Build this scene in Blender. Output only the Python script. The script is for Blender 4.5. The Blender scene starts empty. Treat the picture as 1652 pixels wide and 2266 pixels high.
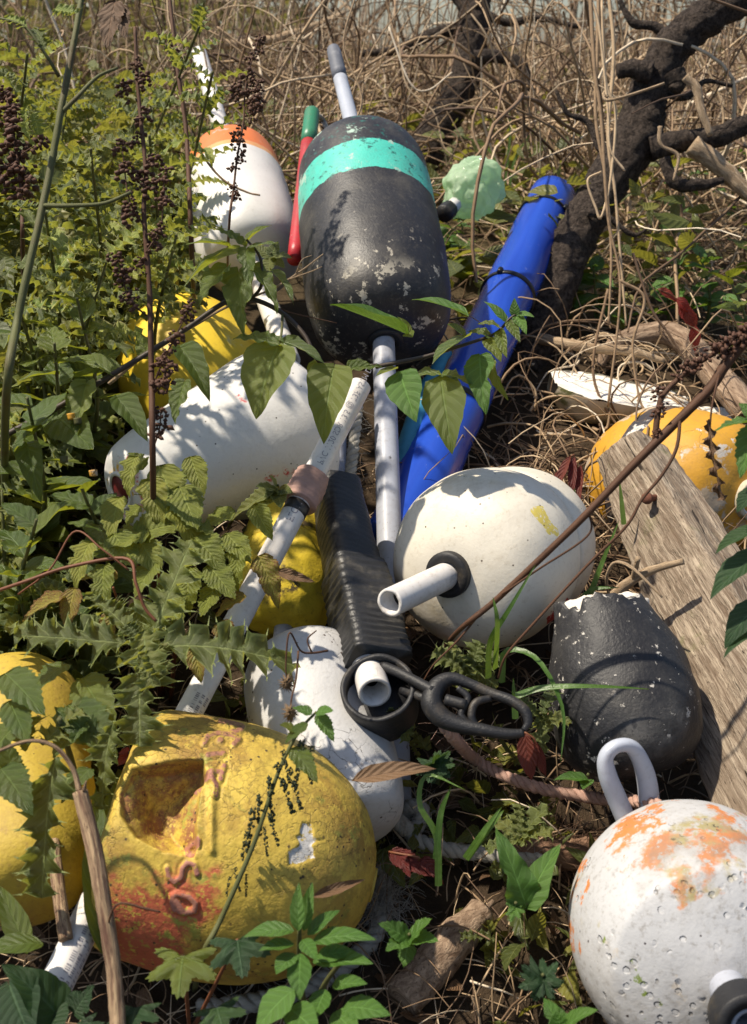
import bpy, math, random
import numpy as np
from mathutils import Vector, Matrix, Quaternion, noise as mnoise

random.seed(7)
rng = np.random.default_rng(7)
scene = bpy.context.scene
col = scene.collection
R = math.radians

# ------------------------------------------------------------------ camera, sky, sun, exposure
CZ = 1.0
PITCH = R(22)
F = 2518.0                      # focal length in pixels of a 1652 x 2266 frame
cam_d = bpy.data.cameras.new('camera')
cam = bpy.data.objects.new('camera', cam_d)
col.objects.link(cam)
cam.location = (0, 0, CZ)
cam.rotation_euler = (R(90) - PITCH, 0, 0)
cam_d.sensor_fit = 'VERTICAL'
cam_d.sensor_height = 36
cam_d.sensor_width = 36
cam_d.lens = 18 * F / 1133
cam_d.clip_start = 0.02
cam_d.clip_end = 1500
cam_d.dof.use_dof = True
cam_d.dof.focus_distance = 1.32
cam_d.dof.aperture_fstop = 10
scene.camera = cam

SUN_EL, SUN_AZ = R(61), R(-88)      # azimuth from +Y towards +X
sun_dir = Vector((math.sin(SUN_AZ) * math.cos(SUN_EL), math.cos(SUN_AZ) * math.cos(SUN_EL), math.sin(SUN_EL)))
world = bpy.data.worlds.new('World')
scene.world = world
world.use_nodes = True
wn = world.node_tree
sky = wn.nodes.new('ShaderNodeTexSky')
sky.sky_type = 'NISHITA'
sky.sun_disc = False
sky.sun_elevation = SUN_EL
sky.sun_rotation = SUN_AZ
sky.air_density = 1.0
sky.dust_density = 1.6
wn.links.new(sky.outputs[0], wn.nodes['Background'].inputs[0])
wn.nodes['Background'].inputs[1].default_value = 0.1
sun_l = bpy.data.lights.new('sun', 'SUN')
sun_l.energy = 5.0
sun_l.angle = R(1.2)
sun_l.color = (1.0, 0.90, 0.74)
sun_o = bpy.data.objects.new('sun', sun_l)
sun_o.rotation_euler = sun_dir.to_track_quat('Z', 'Y').to_euler()
sun_o.location = (-3, 2, 5)
col.objects.link(sun_o)
scene.view_settings.view_transform = 'Standard'
scene.view_settings.look = 'None'
scene.view_settings.exposure = 0.47
scene.view_settings.gamma = 1
scene.render.engine = 'CYCLES'
scene.cycles.use_denoising = True
scene.cycles.max_bounces = 8
scene.cycles.transparent_max_bounces = 8
scene.cycles.caustics_reflective = False
scene.cycles.caustics_refractive = False

# ------------------------------------------------------------------ placing helpers
GY = [-3, 0.4, .8, 1.2, 1.94, 3, 5, 10, 40, 200]
GZ = [-.2, .06, .16, .28, .52, .62, .67, .75, .85, 1.2]
def gz(y): return float(np.interp(y, GY, GZ))
cP, sP = math.cos(PITCH), math.sin(PITCH)
def ray(u, v):
    a = (u - 826) / F; b = -(v - 1133) / F
    return Vector((a, cP + b * sP, -sP + b * cP))
def W(u, v, d):
    """the point seen at frame position (u, v), d metres deep along the view"""
    return ray(u, v) * d + Vector((0, 0, CZ))
def G(u, v, h=0.0):
    """where the line of sight meets a layer h metres above the ground"""
    r = ray(u, v); d = 0.3
    while d < 80:
        p = r * d
        if p.z + CZ < gz(p.y) + h: break
        d *= 1.003
    return r * d + Vector((0, 0, CZ))
def proj(p):
    p = np.asarray(p, float) - np.array([0, 0, CZ])
    x = p[..., 0]; f = p[..., 1] * cP - p[..., 2] * sP; b = p[..., 1] * sP + p[..., 2] * cP
    return 826 + F * x / f, 1133 - F * b / f, f
def nz(p, s=1.0):
    return mnoise.noise(Vector(p) * s)

# ------------------------------------------------------------------ object helpers
def link(o, parent=None):
    col.objects.link(o)
    if parent is not None: o.parent = parent
    return o
def tag(o, label=None, cat=None, group=None, kind=None):
    if label: o['label'] = label
    if cat: o['category'] = cat
    if group: o['group'] = group
    if kind: o['kind'] = kind
    return o
def thing(name, label, cat, loc, group=None):
    o = bpy.data.objects.new(name, None)
    o.empty_display_size = 0.02
    o.location = loc
    link(o)
    return tag(o, label, cat, group)
def mesh_np(name, V, Fc, mat=None, smooth=True, uv=None, attrs=None):
    """V (n,3); Fc (m,3) or (m,4) array, or a list of such arrays; uv per vertex"""
    me = bpy.data.meshes.new(name)
    V = np.asarray(V, np.float32)
    fl = Fc if isinstance(Fc, list) else [Fc]
    fl = [np.asarray(f, np.int32) for f in fl if len(f)]
    loops = np.concatenate([f.ravel() for f in fl])
    tot = np.concatenate([np.full(len(f), f.shape[1], np.int32) for f in fl])
    st = np.concatenate([[0], np.cumsum(tot)[:-1]]).astype(np.int32)
    me.vertices.add(len(V)); me.vertices.foreach_set('co', V.ravel())
    me.loops.add(len(loops)); me.loops.foreach_set('vertex_index', loops)
    me.polygons.add(len(tot)); me.polygons.foreach_set('loop_start', st); me.polygons.foreach_set('loop_total', tot)
    me.update(calc_edges=True)
    if smooth: me.polygons.foreach_set('use_smooth', np.ones(len(tot), bool))
    if uv is not None:
        l = me.uv_layers.new(name='UVMap')
        l.data.foreach_set('uv', np.asarray(uv, np.float32)[loops].ravel())
    for k, a in (attrs or {}).items():
        at = me.attributes.new(k, 'FLOAT', 'POINT')
        at.data.foreach_set('value', np.asarray(a, np.float32))
    me.validate()
    if mat: me.materials.append(mat)
    return me
def obj(name, me, parent=None, loc=None):
    o = bpy.data.objects.new(name, me)
    if loc is not None: o.location = loc
    return link(o, parent)

def spline(pts, rad, n):
    """Catmull-Rom through pts with radii, n samples"""
    P = np.array([list(p) for p in pts], float); r = np.array(rad, float)
    if len(P) == 2:
        t = np.linspace(0, 1, n)[:, None]
        return P[0] * (1 - t) + P[1] * t, r[0] * (1 - t[:, 0]) + r[1] * t[:, 0]
    Q = np.vstack([2 * P[0] - P[1], P, 2 * P[-1] - P[-2]])
    s = np.linspace(0, len(P) - 1 - 1e-6, n); i = s.astype(int); t = (s - i)[:, None]
    a, b, c, d = Q[i], Q[i + 1], Q[i + 2], Q[i + 3]
    X = .5 * ((2 * b) + (-a + c) * t + (2 * a - 5 * b + 4 * c - d) * t ** 2 + (-a + 3 * b - 3 * c + d) * t ** 3)
    return X, np.interp(s, np.arange(len(P)), r)
def frames(X):
    T = np.gradient(X, axis=0); T /= np.linalg.norm(T, axis=1)[:, None] + 1e-12
    ref = np.array([0, 0, 1.]) if abs(T[0, 2]) < .9 else np.array([1., 0, 0])
    N = np.zeros_like(X); n = np.cross(T[0], ref); n /= np.linalg.norm(n)
    for i in range(len(X)):
        n = n - T[i] * np.dot(n, T[i]); n /= np.linalg.norm(n) + 1e-12
        N[i] = n
    return T, N, np.cross(T, N)
def tube_geo(pts, rad, n=24, sides=10, rough=0, rscale=40, rip=None, section=None, cap=True):
    X, r = spline(pts, rad, n)
    T, N, B = frames(X)
    th = np.linspace(0, 2 * np.pi, sides, endpoint=False)
    sec = np.ones(sides) if section is None else section(th)
    rr = r[:, None] * sec[None, :]
    if rip is not None: rr = rr + rip(np.linspace(0, 1, n)[:, None], th[None, :])
    D = N[:, None, :] * np.cos(th)[None, :, None] + B[:, None, :] * np.sin(th)[None, :, None]
    V = X[:, None, :] + D * rr[:, :, None]
    if rough:
        fl = V.reshape(-1, 3)
        nn = np.array([nz(p, rscale) + .5 * nz(p, rscale * 2.7) for p in fl]).reshape(n, sides)
        V = V + D * (nn * rough)[:, :, None]
    V = V.reshape(-1, 3)
    i = np.arange(n - 1)[:, None] * sides; j = np.arange(sides)[None, :]; k = (j + 1) % sides
    Q = np.stack([i + j, i + k, i + sides + k, i + sides + j], -1).reshape(-1, 4)
    uv = np.stack([np.repeat(np.linspace(0, 1, n), sides), np.tile(th / (2 * np.pi), n)], -1)
    Fs = [Q]
    if cap:
        V = np.vstack([V, X[0], X[-1]]); uv = np.vstack([uv, [0, 0], [1, 0]])
        a = len(V) - 2; jj = np.arange(sides); kk = (jj + 1) % sides
        Fs.append(np.stack([kk, jj, np.full(sides, a)], -1))
        o = (n - 1) * sides
        Fs.append(np.stack([o + jj, o + kk, np.full(sides, a + 1)], -1))
    return V, Fs, uv
def tube(name, pts, rad, mat, parent=None, n=24, sides=10, **k):
    """a tube given in world positions, stored relative to its parent (or to its own first point)"""
    V, Fs, uv = tube_geo(pts, rad, n, sides, **k)
    org = np.array(parent.location if parent is not None else pts[0])
    me = mesh_np(name, V - org, Fs, mat, uv=uv)
    return obj(name, me, parent, None if parent is not None else Vector(org))
def join_geo(parts):
    Vs, Fq, Ft, U, o = [], [], [], [], 0
    for V, Fs, uv in parts:
        for f in Fs:
            (Fq if f.shape[1] == 4 else Ft).append(f + o)
        Vs.append(V); U.append(uv); o += len(V)
    return np.vstack(Vs), [np.vstack(x) for x in (Fq, Ft) if x], np.vstack(U)
def pipe_geo(A, B, ro, ri, sides=28, n=14, rough=.0, depth=None, ragged=0):
    """an open pipe from A to B with wall thickness, hollow at both ends"""
    A = np.array(A); B = np.array(B); ax = B - A; L = np.linalg.norm(ax); T = ax / L
    ref = np.array([0, 0, 1.]) if abs(T[2]) < .9 else np.array([1., 0, 0])
    N = np.cross(T, ref); N /= np.linalg.norm(N); Bn = np.cross(T, N)
    th = np.linspace(0, 2 * np.pi, sides, endpoint=False)
    D = N[None] * np.cos(th)[:, None] + Bn[None] * np.sin(th)[:, None]
    rows = [(0, ri), (0, ro * .985), (.0015, ro)] + [(L * i / n, ro) for i in range(1, n)] + [(L - .0015, ro), (L, ro * .985), (L, ri), (max(L - .12, L * .52), ri * .98)]
    rows = [(min(.12, L * .48), ri * .98)] + rows
    V = []
    for z, r in rows:
        zz = np.full(sides, z)
        if ragged and z < .002: zz = zz + np.array([ragged * nz((math.cos(t) * 2, math.sin(t) * 2, 3.3)) for t in th])
        V.append(A + T * zz[:, None] + D * r)
    V = np.vstack(V); n_ = len(rows)
    i = np.arange(n_ - 1)[:, None] * sides; j = np.arange(sides)[None, :]; k = (j + 1) % sides
    Q = np.stack([i + j, i + k, i + sides + k, i + sides + j], -1).reshape(-1, 4)
    uv = np.stack([np.repeat(np.linspace(0, 1, n_), sides), np.tile(th / (2 * np.pi), n_)], -1)
    return V, [Q], uv
def geo_obj(name, geo, mat, parent=None, loc=None, smooth=True, attrs=None):
    V, Fs, uv = geo
    org = np.array(parent.location if parent is not None else loc)
    me = mesh_np(name, V - org, Fs, mat, smooth, uv, attrs)
    return obj(name, me, parent, None if parent is not None else Vector(org))
def axis_rot(A, B):
    return (Vector(B) - Vector(A)).to_track_quat('Z', 'Y')
def smooth01(x): x = np.clip(x, 0, 1); return x * x * (3 - 2 * x)
def poly_sdf(u, v, poly):
    """signed distance to a polygon, negative inside"""
    p = np.stack([u, v], -1); poly = np.array(poly, float)
    d = np.full(len(p), 1e9); ins = np.zeros(len(p), bool)
    for i in range(len(poly)):
        a, b = poly[i], poly[(i + 1) % len(poly)]
        e = b - a; w = p - a
        t = np.clip((w @ e) / (e @ e), 0, 1)[:, None]
        d = np.minimum(d, np.linalg.norm(w - e * t, axis=1))
        c = (a[1] <= p[:, 1]) != (b[1] <= p[:, 1])
        x = a[0] + (p[:, 1] - a[1]) / (b[1] - a[1] + 1e-12) * e[0]
        ins ^= c & (p[:, 0] < x)
    return np.where(ins, -d, d)
def lathe(name, A, B, prof, mat, parent, nz_=48, nt=64, dent=.0025, dscale=9, post=None, attrs=None, close=True):
    """a turned body from A to B; prof = [(t, radius)...]; its own local Z runs along the axis from A"""
    A = Vector(A); B = Vector(B); L = (B - A).length; q = axis_rot(A, B)
    Mx = np.array(q.to_matrix())
    pts = [(0, 0, 0)] ; P = np.array(prof, float)
    # arc-length resample of the profile so that domes stay round
    t = P[:, 0] * L; r = P[:, 1]
    X, _ = spline([(a, b, 0) for a, b in zip(t, r)], [0] * len(t), 400)
    X[:, 1] = np.maximum(X[:, 1], 0)
    s = np.concatenate([[0], np.cumsum(np.linalg.norm(np.diff(X, axis=0), axis=1))])
    si = np.linspace(0, s[-1], nz_)
    zz = np.interp(si, s, X[:, 0]); rr = np.interp(si, s, X[:, 1])
    th = np.linspace(0, 2 * np.pi, nt, endpoint=False)
    V = np.stack([rr[:, None] * np.cos(th), rr[:, None] * np.sin(th), np.repeat(zz[:, None], nt, 1)], -1).reshape(-1, 3)
    nr = np.gradient(zz) ; nzv = -np.gradient(rr); ln = np.hypot(nr, nzv) + 1e-9
    Nn = np.stack([(nr / ln)[:, None] * np.cos(th), (nr / ln)[:, None] * np.sin(th), np.repeat((nzv / ln)[:, None], nt, 1)], -1).reshape(-1, 3)
    sd = random.random() * 50
    if dent:
        dn = np.array([nz((p[0] * dscale + sd, p[1] * dscale, p[2] * dscale)) + .35 * nz((p[0] * dscale * 4, p[1] * dscale * 4 + sd, p[2] * dscale * 4)) for p in V])
        V = V + Nn * (dn * dent)[:, None]
    at = {}
    Wp = V @ Mx.T + np.array(A); Wn = Nn @ Mx.T
    if post:
        dsp, wv = post(Wp, Wn, zz, th)
        V = V + Nn * dsp[:, None] + wv @ Mx
    if attrs: at = attrs(Wp, Wn)
    i = np.arange(nz_ - 1)[:, None] * nt; j = np.arange(nt)[None, :]; k = (j + 1) % nt
    Q = np.stack([i + j, i + k, i + nt + k, i + nt + j], -1).reshape(-1, 4)
    Fs = [Q]
    if close:
        V = np.vstack([V, [0, 0, zz[0]], [0, 0, zz[-1]]]); a = len(V) - 2
        jj = np.arange(nt); kk = (jj + 1) % nt; o = (nz_ - 1) * nt
        Fs += [np.stack([kk, jj, np.full(nt, a)], -1), np.stack([o + jj, o + kk, np.full(nt, a + 1)], -1)]
        at = {k_: np.concatenate([x, [0, 0]]) for k_, x in at.items()}
    me = mesh_np(name, V, Fs, mat, attrs=at)
    o = obj(name, me, parent)
    o.location = A - (parent.location if parent is not None else Vector((0, 0, 0)))
    o.rotation_mode = 'QUATERNION'; o.rotation_quaternion = q
    return o
def facing(Wp, Wn):
    c = np.array([0, 0, CZ]) - Wp
    return np.einsum('ij,ij->i', c, Wn) > 0
def blob_mask(Wp, Wn, polys, soft=4, wob=8, ws=60):
    u, v, _ = proj(Wp)
    nn = np.array([nz(p, ws) + .5 * nz(p, ws * 2.3) for p in Wp])
    m = np.zeros(len(Wp))
    for poly in polys:
        d = poly_sdf(u, v, poly) + nn * wob
        m = np.maximum(m, smooth01(.5 - d / (2 * soft)))
    return m * facing(Wp, Wn)

def text_geo(s, size, extrude=0.0, bevel=0.0):
    c = bpy.data.curves.new('lettering', 'FONT'); c.body = s; c.size = size; c.extrude = extrude; c.bevel_depth = bevel
    c.align_x = 'LEFT'; c.resolution_u = 3
    o = bpy.data.objects.new('lettering', c); col.objects.link(o)
    bpy.context.view_layer.update()
    me = bpy.data.meshes.new_from_object(o.evaluated_get(bpy.context.evaluated_depsgraph_get()))
    V = np.zeros(len(me.vertices) * 3); me.vertices.foreach_get('co', V); V = V.reshape(-1, 3)
    me.calc_loop_triangles()
    T = np.zeros(len(me.loop_triangles) * 3, np.int32); me.loop_triangles.foreach_get('vertices', T)
    bpy.data.objects.remove(o); bpy.data.curves.remove(c); bpy.data.meshes.remove(me)
    return V, T.reshape(-1, 3)
def wrap_on_pipe(V, A, B, r, along0, ang0, flip=1):
    """letters laid along a pipe: x runs along A->B, y round it, z outwards"""
    A = np.array(A); B = np.array(B); T = B - A; L = np.linalg.norm(T); T /= L
    toc = np.array([0, 0, CZ]) - (A + B) / 2; N = toc - T * (toc @ T); N /= np.linalg.norm(N); Bn = np.cross(T, N)
    th = ang0 + flip * V[:, 1] / r
    D = N[None] * np.cos(th)[:, None] + Bn[None] * np.sin(th)[:, None]
    return A + T * (along0 + V[:, 0])[:, None] + D * (r + V[:, 2])[:, None]

# ------------------------------------------------------------------ materials
class NB:
    def __init__(s, name):
        s.m = bpy.data.materials.new(name); s.m.use_nodes = True
        s.t = s.m.node_tree; s.b = s.t.nodes['Principled BSDF']; s.out = s.t.nodes['Material Output']
        s.co = s.t.nodes.new('ShaderNodeTexCoord')
    def n(s, k): return s.t.nodes.new(k)
    def put(s, sock, v):
        if isinstance(v, bpy.types.NodeSocket): s.t.links.new(v, sock)
        elif isinstance(v, (tuple, list)) and len(v) == 3 and sock.type == 'RGBA': sock.default_value = (*v, 1)
        else: sock.default_value = v
    def obj(s): return s.co.outputs['Object']
    def uv(s): return s.co.outputs['UV']
    def noise(s, scale, detail=4, rough=.6, vec=None, dist=0):
        n = s.n('ShaderNodeTexNoise'); s.put(n.inputs['Vector'], vec or s.obj())
        n.inputs['Scale'].default_value = scale; n.inputs['Detail'].default_value = detail
        n.inputs['Roughness'].default_value = rough; n.inputs['Distortion'].default_value = dist
        return n.outputs['Fac']
    def vor(s, scale, feature='F1', vec=None, rnd=1):
        n = s.n('ShaderNodeTexVoronoi'); n.feature = feature; s.put(n.inputs['Vector'], vec or s.obj())
        n.inputs['Scale'].default_value = scale; n.inputs['Randomness'].default_value = rnd
        return n.outputs['Distance']
    def ramp(s, fac, stops, interp='LINEAR'):
        n = s.n('ShaderNodeValToRGB'); s.put(n.inputs[0], fac); cr = n.color_ramp; cr.interpolation = interp
        while len(cr.elements) < len(stops): cr.elements.new(.5)
        for e, (p, c) in zip(cr.elements, stops):
            e.position = p; e.color = (c, c, c, 1) if isinstance(c, (int, float)) else (*c, 1)
        return n.outputs[0]
    def mix(s, fac, a, b, mode='MIX'):
        n = s.n('ShaderNodeMix'); n.data_type = 'RGBA'; n.blend_type = mode
        s.put(n.inputs[0], fac); s.put(n.inputs[6], a); s.put(n.inputs[7], b)
        return n.outputs[2]
    def math(s, op, a, b=0.0, c=0.0, clamp=False):
        n = s.n('ShaderNodeMath'); n.operation = op; n.use_clamp = clamp
        for i, v in enumerate((a, b, c)): s.put(n.inputs[i], v)
        return n.outputs[0]
    def step(s, x, lo, hi):
        n = s.n('ShaderNodeMapRange'); n.interpolation_type = 'SMOOTHSTEP'
        s.put(n.inputs[0], x); n.inputs[1].default_value = lo; n.inputs[2].default_value = hi
        n.inputs[3].default_value = 0; n.inputs[4].default_value = 1
        return n.outputs[0]
    def sep(s, v):
        n = s.n('ShaderNodeSeparateXYZ'); s.put(n.inputs[0], v); return n.outputs
    def mapping(s, vec, scale=(1, 1, 1), loc=(0, 0, 0)):
        n = s.n('ShaderNodeMapping'); s.put(n.inputs[0], vec); n.inputs['Scale'].default_value = scale; n.inputs['Location'].default_value = loc
        return n.outputs[0]
    def bump(s, h, strength=.3, dist=.002, normal=None):
        n = s.n('ShaderNodeBump'); s.put(n.inputs['Height'], h); n.inputs['Strength'].default_value = strength; n.inputs['Distance'].default_value = dist
        if normal: s.put(n.inputs['Normal'], normal)
        return n.outputs[0]
    def attr(s, name):
        n = s.n('ShaderNodeAttribute'); n.attribute_name = name; return n.outputs['Fac']
    def rnd(s):
        n = s.n('ShaderNodeObjectInfo'); return n.outputs['Random']
    def set(s, **k):
        for a, v in k.items():
            s.put(s.b.inputs[{'color': 'Base Color', 'rough': 'Roughness', 'normal': 'Normal', 'spec': 'Specular IOR Level', 'trans': 'Transmission Weight', 'ior': 'IOR', 'alpha': 'Alpha', 'coat': 'Coat Weight', 'sss': 'Subsurface Weight', 'metal': 'Metallic'}[a]], v)
        return s.m
def dim(c, k): return tuple(x * k for x in c)

def paint(name, base, chips=(), bands=(), dirt=(.12, .1, .06), dirt_amt=.5, rough=.5, var=.2, bump=.25, pits=0, cracks=None, specks=None, wob=.004, spec=.4, streak=0):
    """weathered paint or moulded foam: bands along the local axis, noise chips, dirt, fine relief"""
    b = NB(name)
    c = b.mix(b.noise(14, 5), dim(base, 1 - var), dim(base, 1 + var * .5))
    z = b.sep(b.obj())[2]
    if bands:
        zw = b.math('ADD', z, b.math('MULTIPLY', b.math('SUBTRACT', b.noise(40, 3), .5), wob))
        for z0, z1, cc in bands:
            m = b.math('MULTIPLY', b.step(zw, z0 - .0006, z0 + .0006), b.step(zw, z1 + .0006, z1 - .0006))
            c = b.mix(m, c, b.mix(b.noise(30, 4), dim(cc, .8), dim(cc, 1.1)))
    hs = b.noise(260, 3)
    for ch in chips:
        cc, sc, lo, hi = ch[:4]
        nn = b.noise(sc, 6, .65)
        if len(ch) > 4 and isinstance(ch[4], str):
            nn = b.math('ADD', b.attr(ch[4]), b.math('MULTIPLY', b.math('SUBTRACT', nn, .5), 1.1))
            m = b.math('MULTIPLY', b.step(nn, lo, hi), b.step(b.noise(sc * 3.7, 4, .7), .38, .46))
        else:
            m = b.math('MULTIPLY', b.step(nn, lo, hi), b.step(b.noise(sc * 4.5, 4, .7), .40, .47))
            if len(ch) > 4:
                m = b.math('MULTIPLY', m, b.step(z, ch[4][0], ch[4][1]))
        c = b.mix(m, c, b.mix(b.noise(sc * 2.5, 4), dim(cc, .75), cc))
    dm = b.step(b.noise(9, 7, .7), .48, .78)
    c = b.mix(b.math('MULTIPLY', dm, dirt_amt), c, dirt)
    fine = b.step(b.noise(150, 6, .75), .50, .72)
    c = b.mix(b.math('MULTIPLY', fine, dirt_amt * .8), c, dirt)
    big = b.step(b.noise(4.5, 5, .6), .40, .70)
    c = b.mix(b.math('MULTIPLY', big, dirt_amt * .35), c, dim(dirt, 1.3))
    for rot in ((.3, .7, .2), (1.2, -.4, .9)):
        mp = b.n('ShaderNodeMapping'); b.put(mp.inputs[0], b.obj()); mp.inputs['Rotation'].default_value = rot; mp.inputs['Scale'].default_value = (420, 14, 60)
        sc_ = b.math('MULTIPLY', b.step(b.noise(1, 3, .6, mp.outputs[0]), .70, .74), b.step(b.noise(13, 3), .48, .6))
        c = b.mix(b.math('MULTIPLY', sc_, .35), c, dim(dirt, .7) if base[0] > .2 else (.22, .21, .19))
    if specks:
        v = b.vor(specks[1]); m = b.step(v, specks[2] + .03, specks[2])
        m = b.math('MULTIPLY', m, b.step(b.noise(18, 3), .45, .55))
        c = b.mix(m, c, specks[0])
    nrm = b.bump(hs, bump, .0012)
    if cracks:
        v = b.vor(cracks[0], 'DISTANCE_TO_EDGE', b.mix(.03, b.obj(), b.mix(1, b.obj(), b.noise(60, 3), 'ADD')))
        m = b.step(v, cracks[1], 0)
        m = b.math('MULTIPLY', m, b.step(b.noise(11, 3), cracks[3], cracks[3] + .15))
        c = b.mix(b.math('MULTIPLY', m, cracks[2]), c, dim(dirt, .4))
        nrm = b.bump(m, -.5, .0015, nrm) if False else b.bump(b.math('SUBTRACT', 1, m), .5, .0012, nrm)
    if pits:
        v = b.vor(pits, 'F1', b.mix(.35, b.obj(), b.mix(1, b.obj(), b.mix(1, b.noise(38, 5, .7), (.02, .02, .02), 'MULTIPLY'), 'ADD'))); m = b.math('MULTIPLY', b.step(v, .32, .2), b.step(b.noise(22, 3), .5, .62))
        nrm = b.bump(b.math('SUBTRACT', 1, m), .7, .002, nrm)
        ring = b.math('MULTIPLY', b.math('MULTIPLY', b.step(b.math('ABSOLUTE', b.math('SUBTRACT', v, .27)), .05, .02), b.step(b.noise(22, 3), .5, .62)), b.step(b.noise(90, 3), .48, .56))
        c = b.mix(b.math('MULTIPLY', ring, .7), c, dim(dirt, .5))
    r = b.math('ADD', rough - .12, b.math('MULTIPLY', b.noise(35, 4), .24))
    return b.set(color=c, rough=r, normal=nrm, spec=spec)

def plain(name, base, rough=.5, var=.25, scale=60, bump=.2, spec=.4, dark=None, stretch=None, uvs=None):
    b = NB(name)
    vec = b.mapping(b.obj(), stretch) if stretch else None
    if uvs: vec = b.mapping(b.uv(), (uvs[0] / scale, uvs[1] / scale, 1))
    c = b.mix(b.noise(scale, 5, .65, vec), dim(base, 1 - var), dim(base, 1 + var * .4))
    if dark: c = b.mix(b.math('MULTIPLY', b.step(b.noise(scale * .35, 6, .7), .5, .75), dark[1]), c, dark[0])
    return b.set(color=c, rough=rough, normal=b.bump(b.noise(scale * 4, 4, .6, vec), bump, .001), spec=spec)

def leafmat(name, c0, c1, c2, trans, veins=7, slant=.55, vein_gain=.35, edge=None, rough=.42, src='obj', tw=.34, blotch=None, wax=.5):
    """leaf: midrib and side veins drawn from the blade's own coordinates, light shining through"""
    b = NB(name)
    rn = b.rnd() if src == 'obj' else b.attr('rnd')
    base = b.ramp(rn, [(0, c0), (.55, c1), (1, c2)])
    u, v, _ = b.sep(b.uv())
    s = b.math('ABSOLUTE', b.math('MULTIPLY', b.math('SUBTRACT', u, .5), 2))
    mid = b.step(s, .075, .02)
    ph = b.math('FRACT', b.math('SUBTRACT', b.math('MULTIPLY', v, veins), b.math('MULTIPLY', s, slant * veins * .28)))
    fr = b.math('ABSOLUTE', b.math('SUBTRACT', ph, .5))
    side = b.step(fr, .09, .02)
    vein = b.math('MAXIMUM', mid, b.math('MULTIPLY', side, .55))
    nn = b.noise(60, 4)
    c = b.mix(b.math('MULTIPLY', nn, .5), base, dim(base_dark(c0), 1.0))
    if blotch:
        c = b.mix(b.step(b.math('ADD', b.noise(45, 5), b.math('MULTIPLY', s, .12)), blotch[1], blotch[1] + .06), c, blotch[0])
    light = tuple(min(1, x * 1.6 + .05) for x in c1)
    c = b.mix(b.math('MULTIPLY', vein, min(1, vein_gain * 1.7)), c, light)
    c = b.mix(b.math('MULTIPLY', b.step(b.noise(38, 5, .7), .58, .72), .30), c, (.16, .13, .04))
    if edge: c = b.mix(b.step(s, .82, 1.0), c, edge)
    quilt = b.math('SUBTRACT', b.math('MULTIPLY', fr, 1.2), b.math('MULTIPLY', mid, .6))
    nrm = b.bump(b.math('ADD', quilt, b.math('MULTIPLY', b.noise(160, 3), .5)), .55, .003)
    b.set(color=c, rough=rough, normal=nrm, spec=wax)
    tr = b.n('ShaderNodeBsdfTranslucent'); b.put(tr.inputs[0], b.mix(.6, c, trans, 'ADD') if False else b.mix(.65, c, trans)); b.put(tr.inputs['Normal'], nrm)
    mx = b.n('ShaderNodeMixShader'); mx.inputs[0].default_value = tw
    b.t.links.new(b.b.outputs[0], mx.inputs[1]); b.t.links.new(tr.outputs[0], mx.inputs[2]); b.t.links.new(mx.outputs[0], b.out.inputs[0])
    return b.m
def base_dark(c): return dim(c, .55)

M = {}
M['thistle'] = leafmat('thistle_leaf', (.062, .090, .025), (.11, .140, .032), (.20, .205, .045), (.50, .50, .06), 8, .5, .5, (.24, .29, .10), .45, tw=.4)
M['thistle_yellow'] = leafmat('thistle_leaf_yellow', (.22, .27, .04), (.30, .32, .06), (.16, .24, .04), (.5, .5, .06), 8, .5, .4, (.35, .33, .12), .45)
M['night'] = leafmat('nightshade_leaf', (.056, .098, .018), (.088, .138, .022), (.165, .20, .03), (.48, .50, .03), 6, 1.0, .3, None, .33, wax=.55, tw=.4)
M['bramble'] = leafmat('bramble_leaf', (.13, .165, .020), (.185, .215, .026), (.28, .275, .038), (.60, .55, .03), 9, 1.2, .3, (.16, .2, .04), .48, blotch=((.24, .13, .03), .70))
M['turning'] = leafmat('turning_leaf', (.22, .22, .03), (.30, .26, .035), (.20, .15, .03), (.5, .38, .04), 9, 1.2, .25, (.16, .07, .02), .5, blotch=((.15, .055, .02), .56))
M['fresh'] = leafmat('fresh_leaf', (.06, .145, .02), (.085, .19, .028), (.11, .22, .04), (.30, .45, .04), 6, .8, .35, None, .4)
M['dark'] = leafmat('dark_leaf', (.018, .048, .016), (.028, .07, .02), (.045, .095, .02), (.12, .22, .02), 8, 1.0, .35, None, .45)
M['darkred'] = leafmat('dark_red_leaf', (.13, .016, .012), (.10, .014, .01), (.20, .04, .02), (.3, .03, .015), 7, 1.0, .2, None, .5)
M['red'] = leafmat('red_leaf', (.32, .03, .015), (.22, .02, .012), (.38, .08, .02), (.6, .06, .02), 7, 1.0, .2, None, .45)
M['fill'] = leafmat('weed_fill_leaf', (.055, .075, .018), (.12, .14, .028), (.25, .225, .045), (.54, .50, .06), 6, .9, .3, None, .5, src='attr', tw=.36)
M['field'] = leafmat('field_leaf', (.09, .11, .026), (.16, .145, .045), (.24, .15, .07), (.34, .32, .07), 5, .9, .2, None, .6, src='attr')
M['grass'] = leafmat('grass_blade', (.05, .12, .018), (.09, .18, .025), (.14, .22, .035), (.3, .42, .04), 1, 0, .25, None, .4)
M['deadleaf'] = leafmat('dead_leaf', (.11, .06, .03), (.17, .09, .04), (.23, .14, .07), (.2, .11, .04), 7, 1, .2, None, .6, tw=.15, src='attr')
M['crisp'] = leafmat('crisp_leaf', (.11, .06, .03), (.17, .09, .04), (.23, .14, .07), (.2, .11, .04), 7, 1, .2, None, .6, tw=.15)
M['stem_green'] = plain('green_stem', (.115, .12, .04), .6, .55, 40, .5, .3, uvs=(9, 9), dark=((.08, .045, .02), .85))
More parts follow.
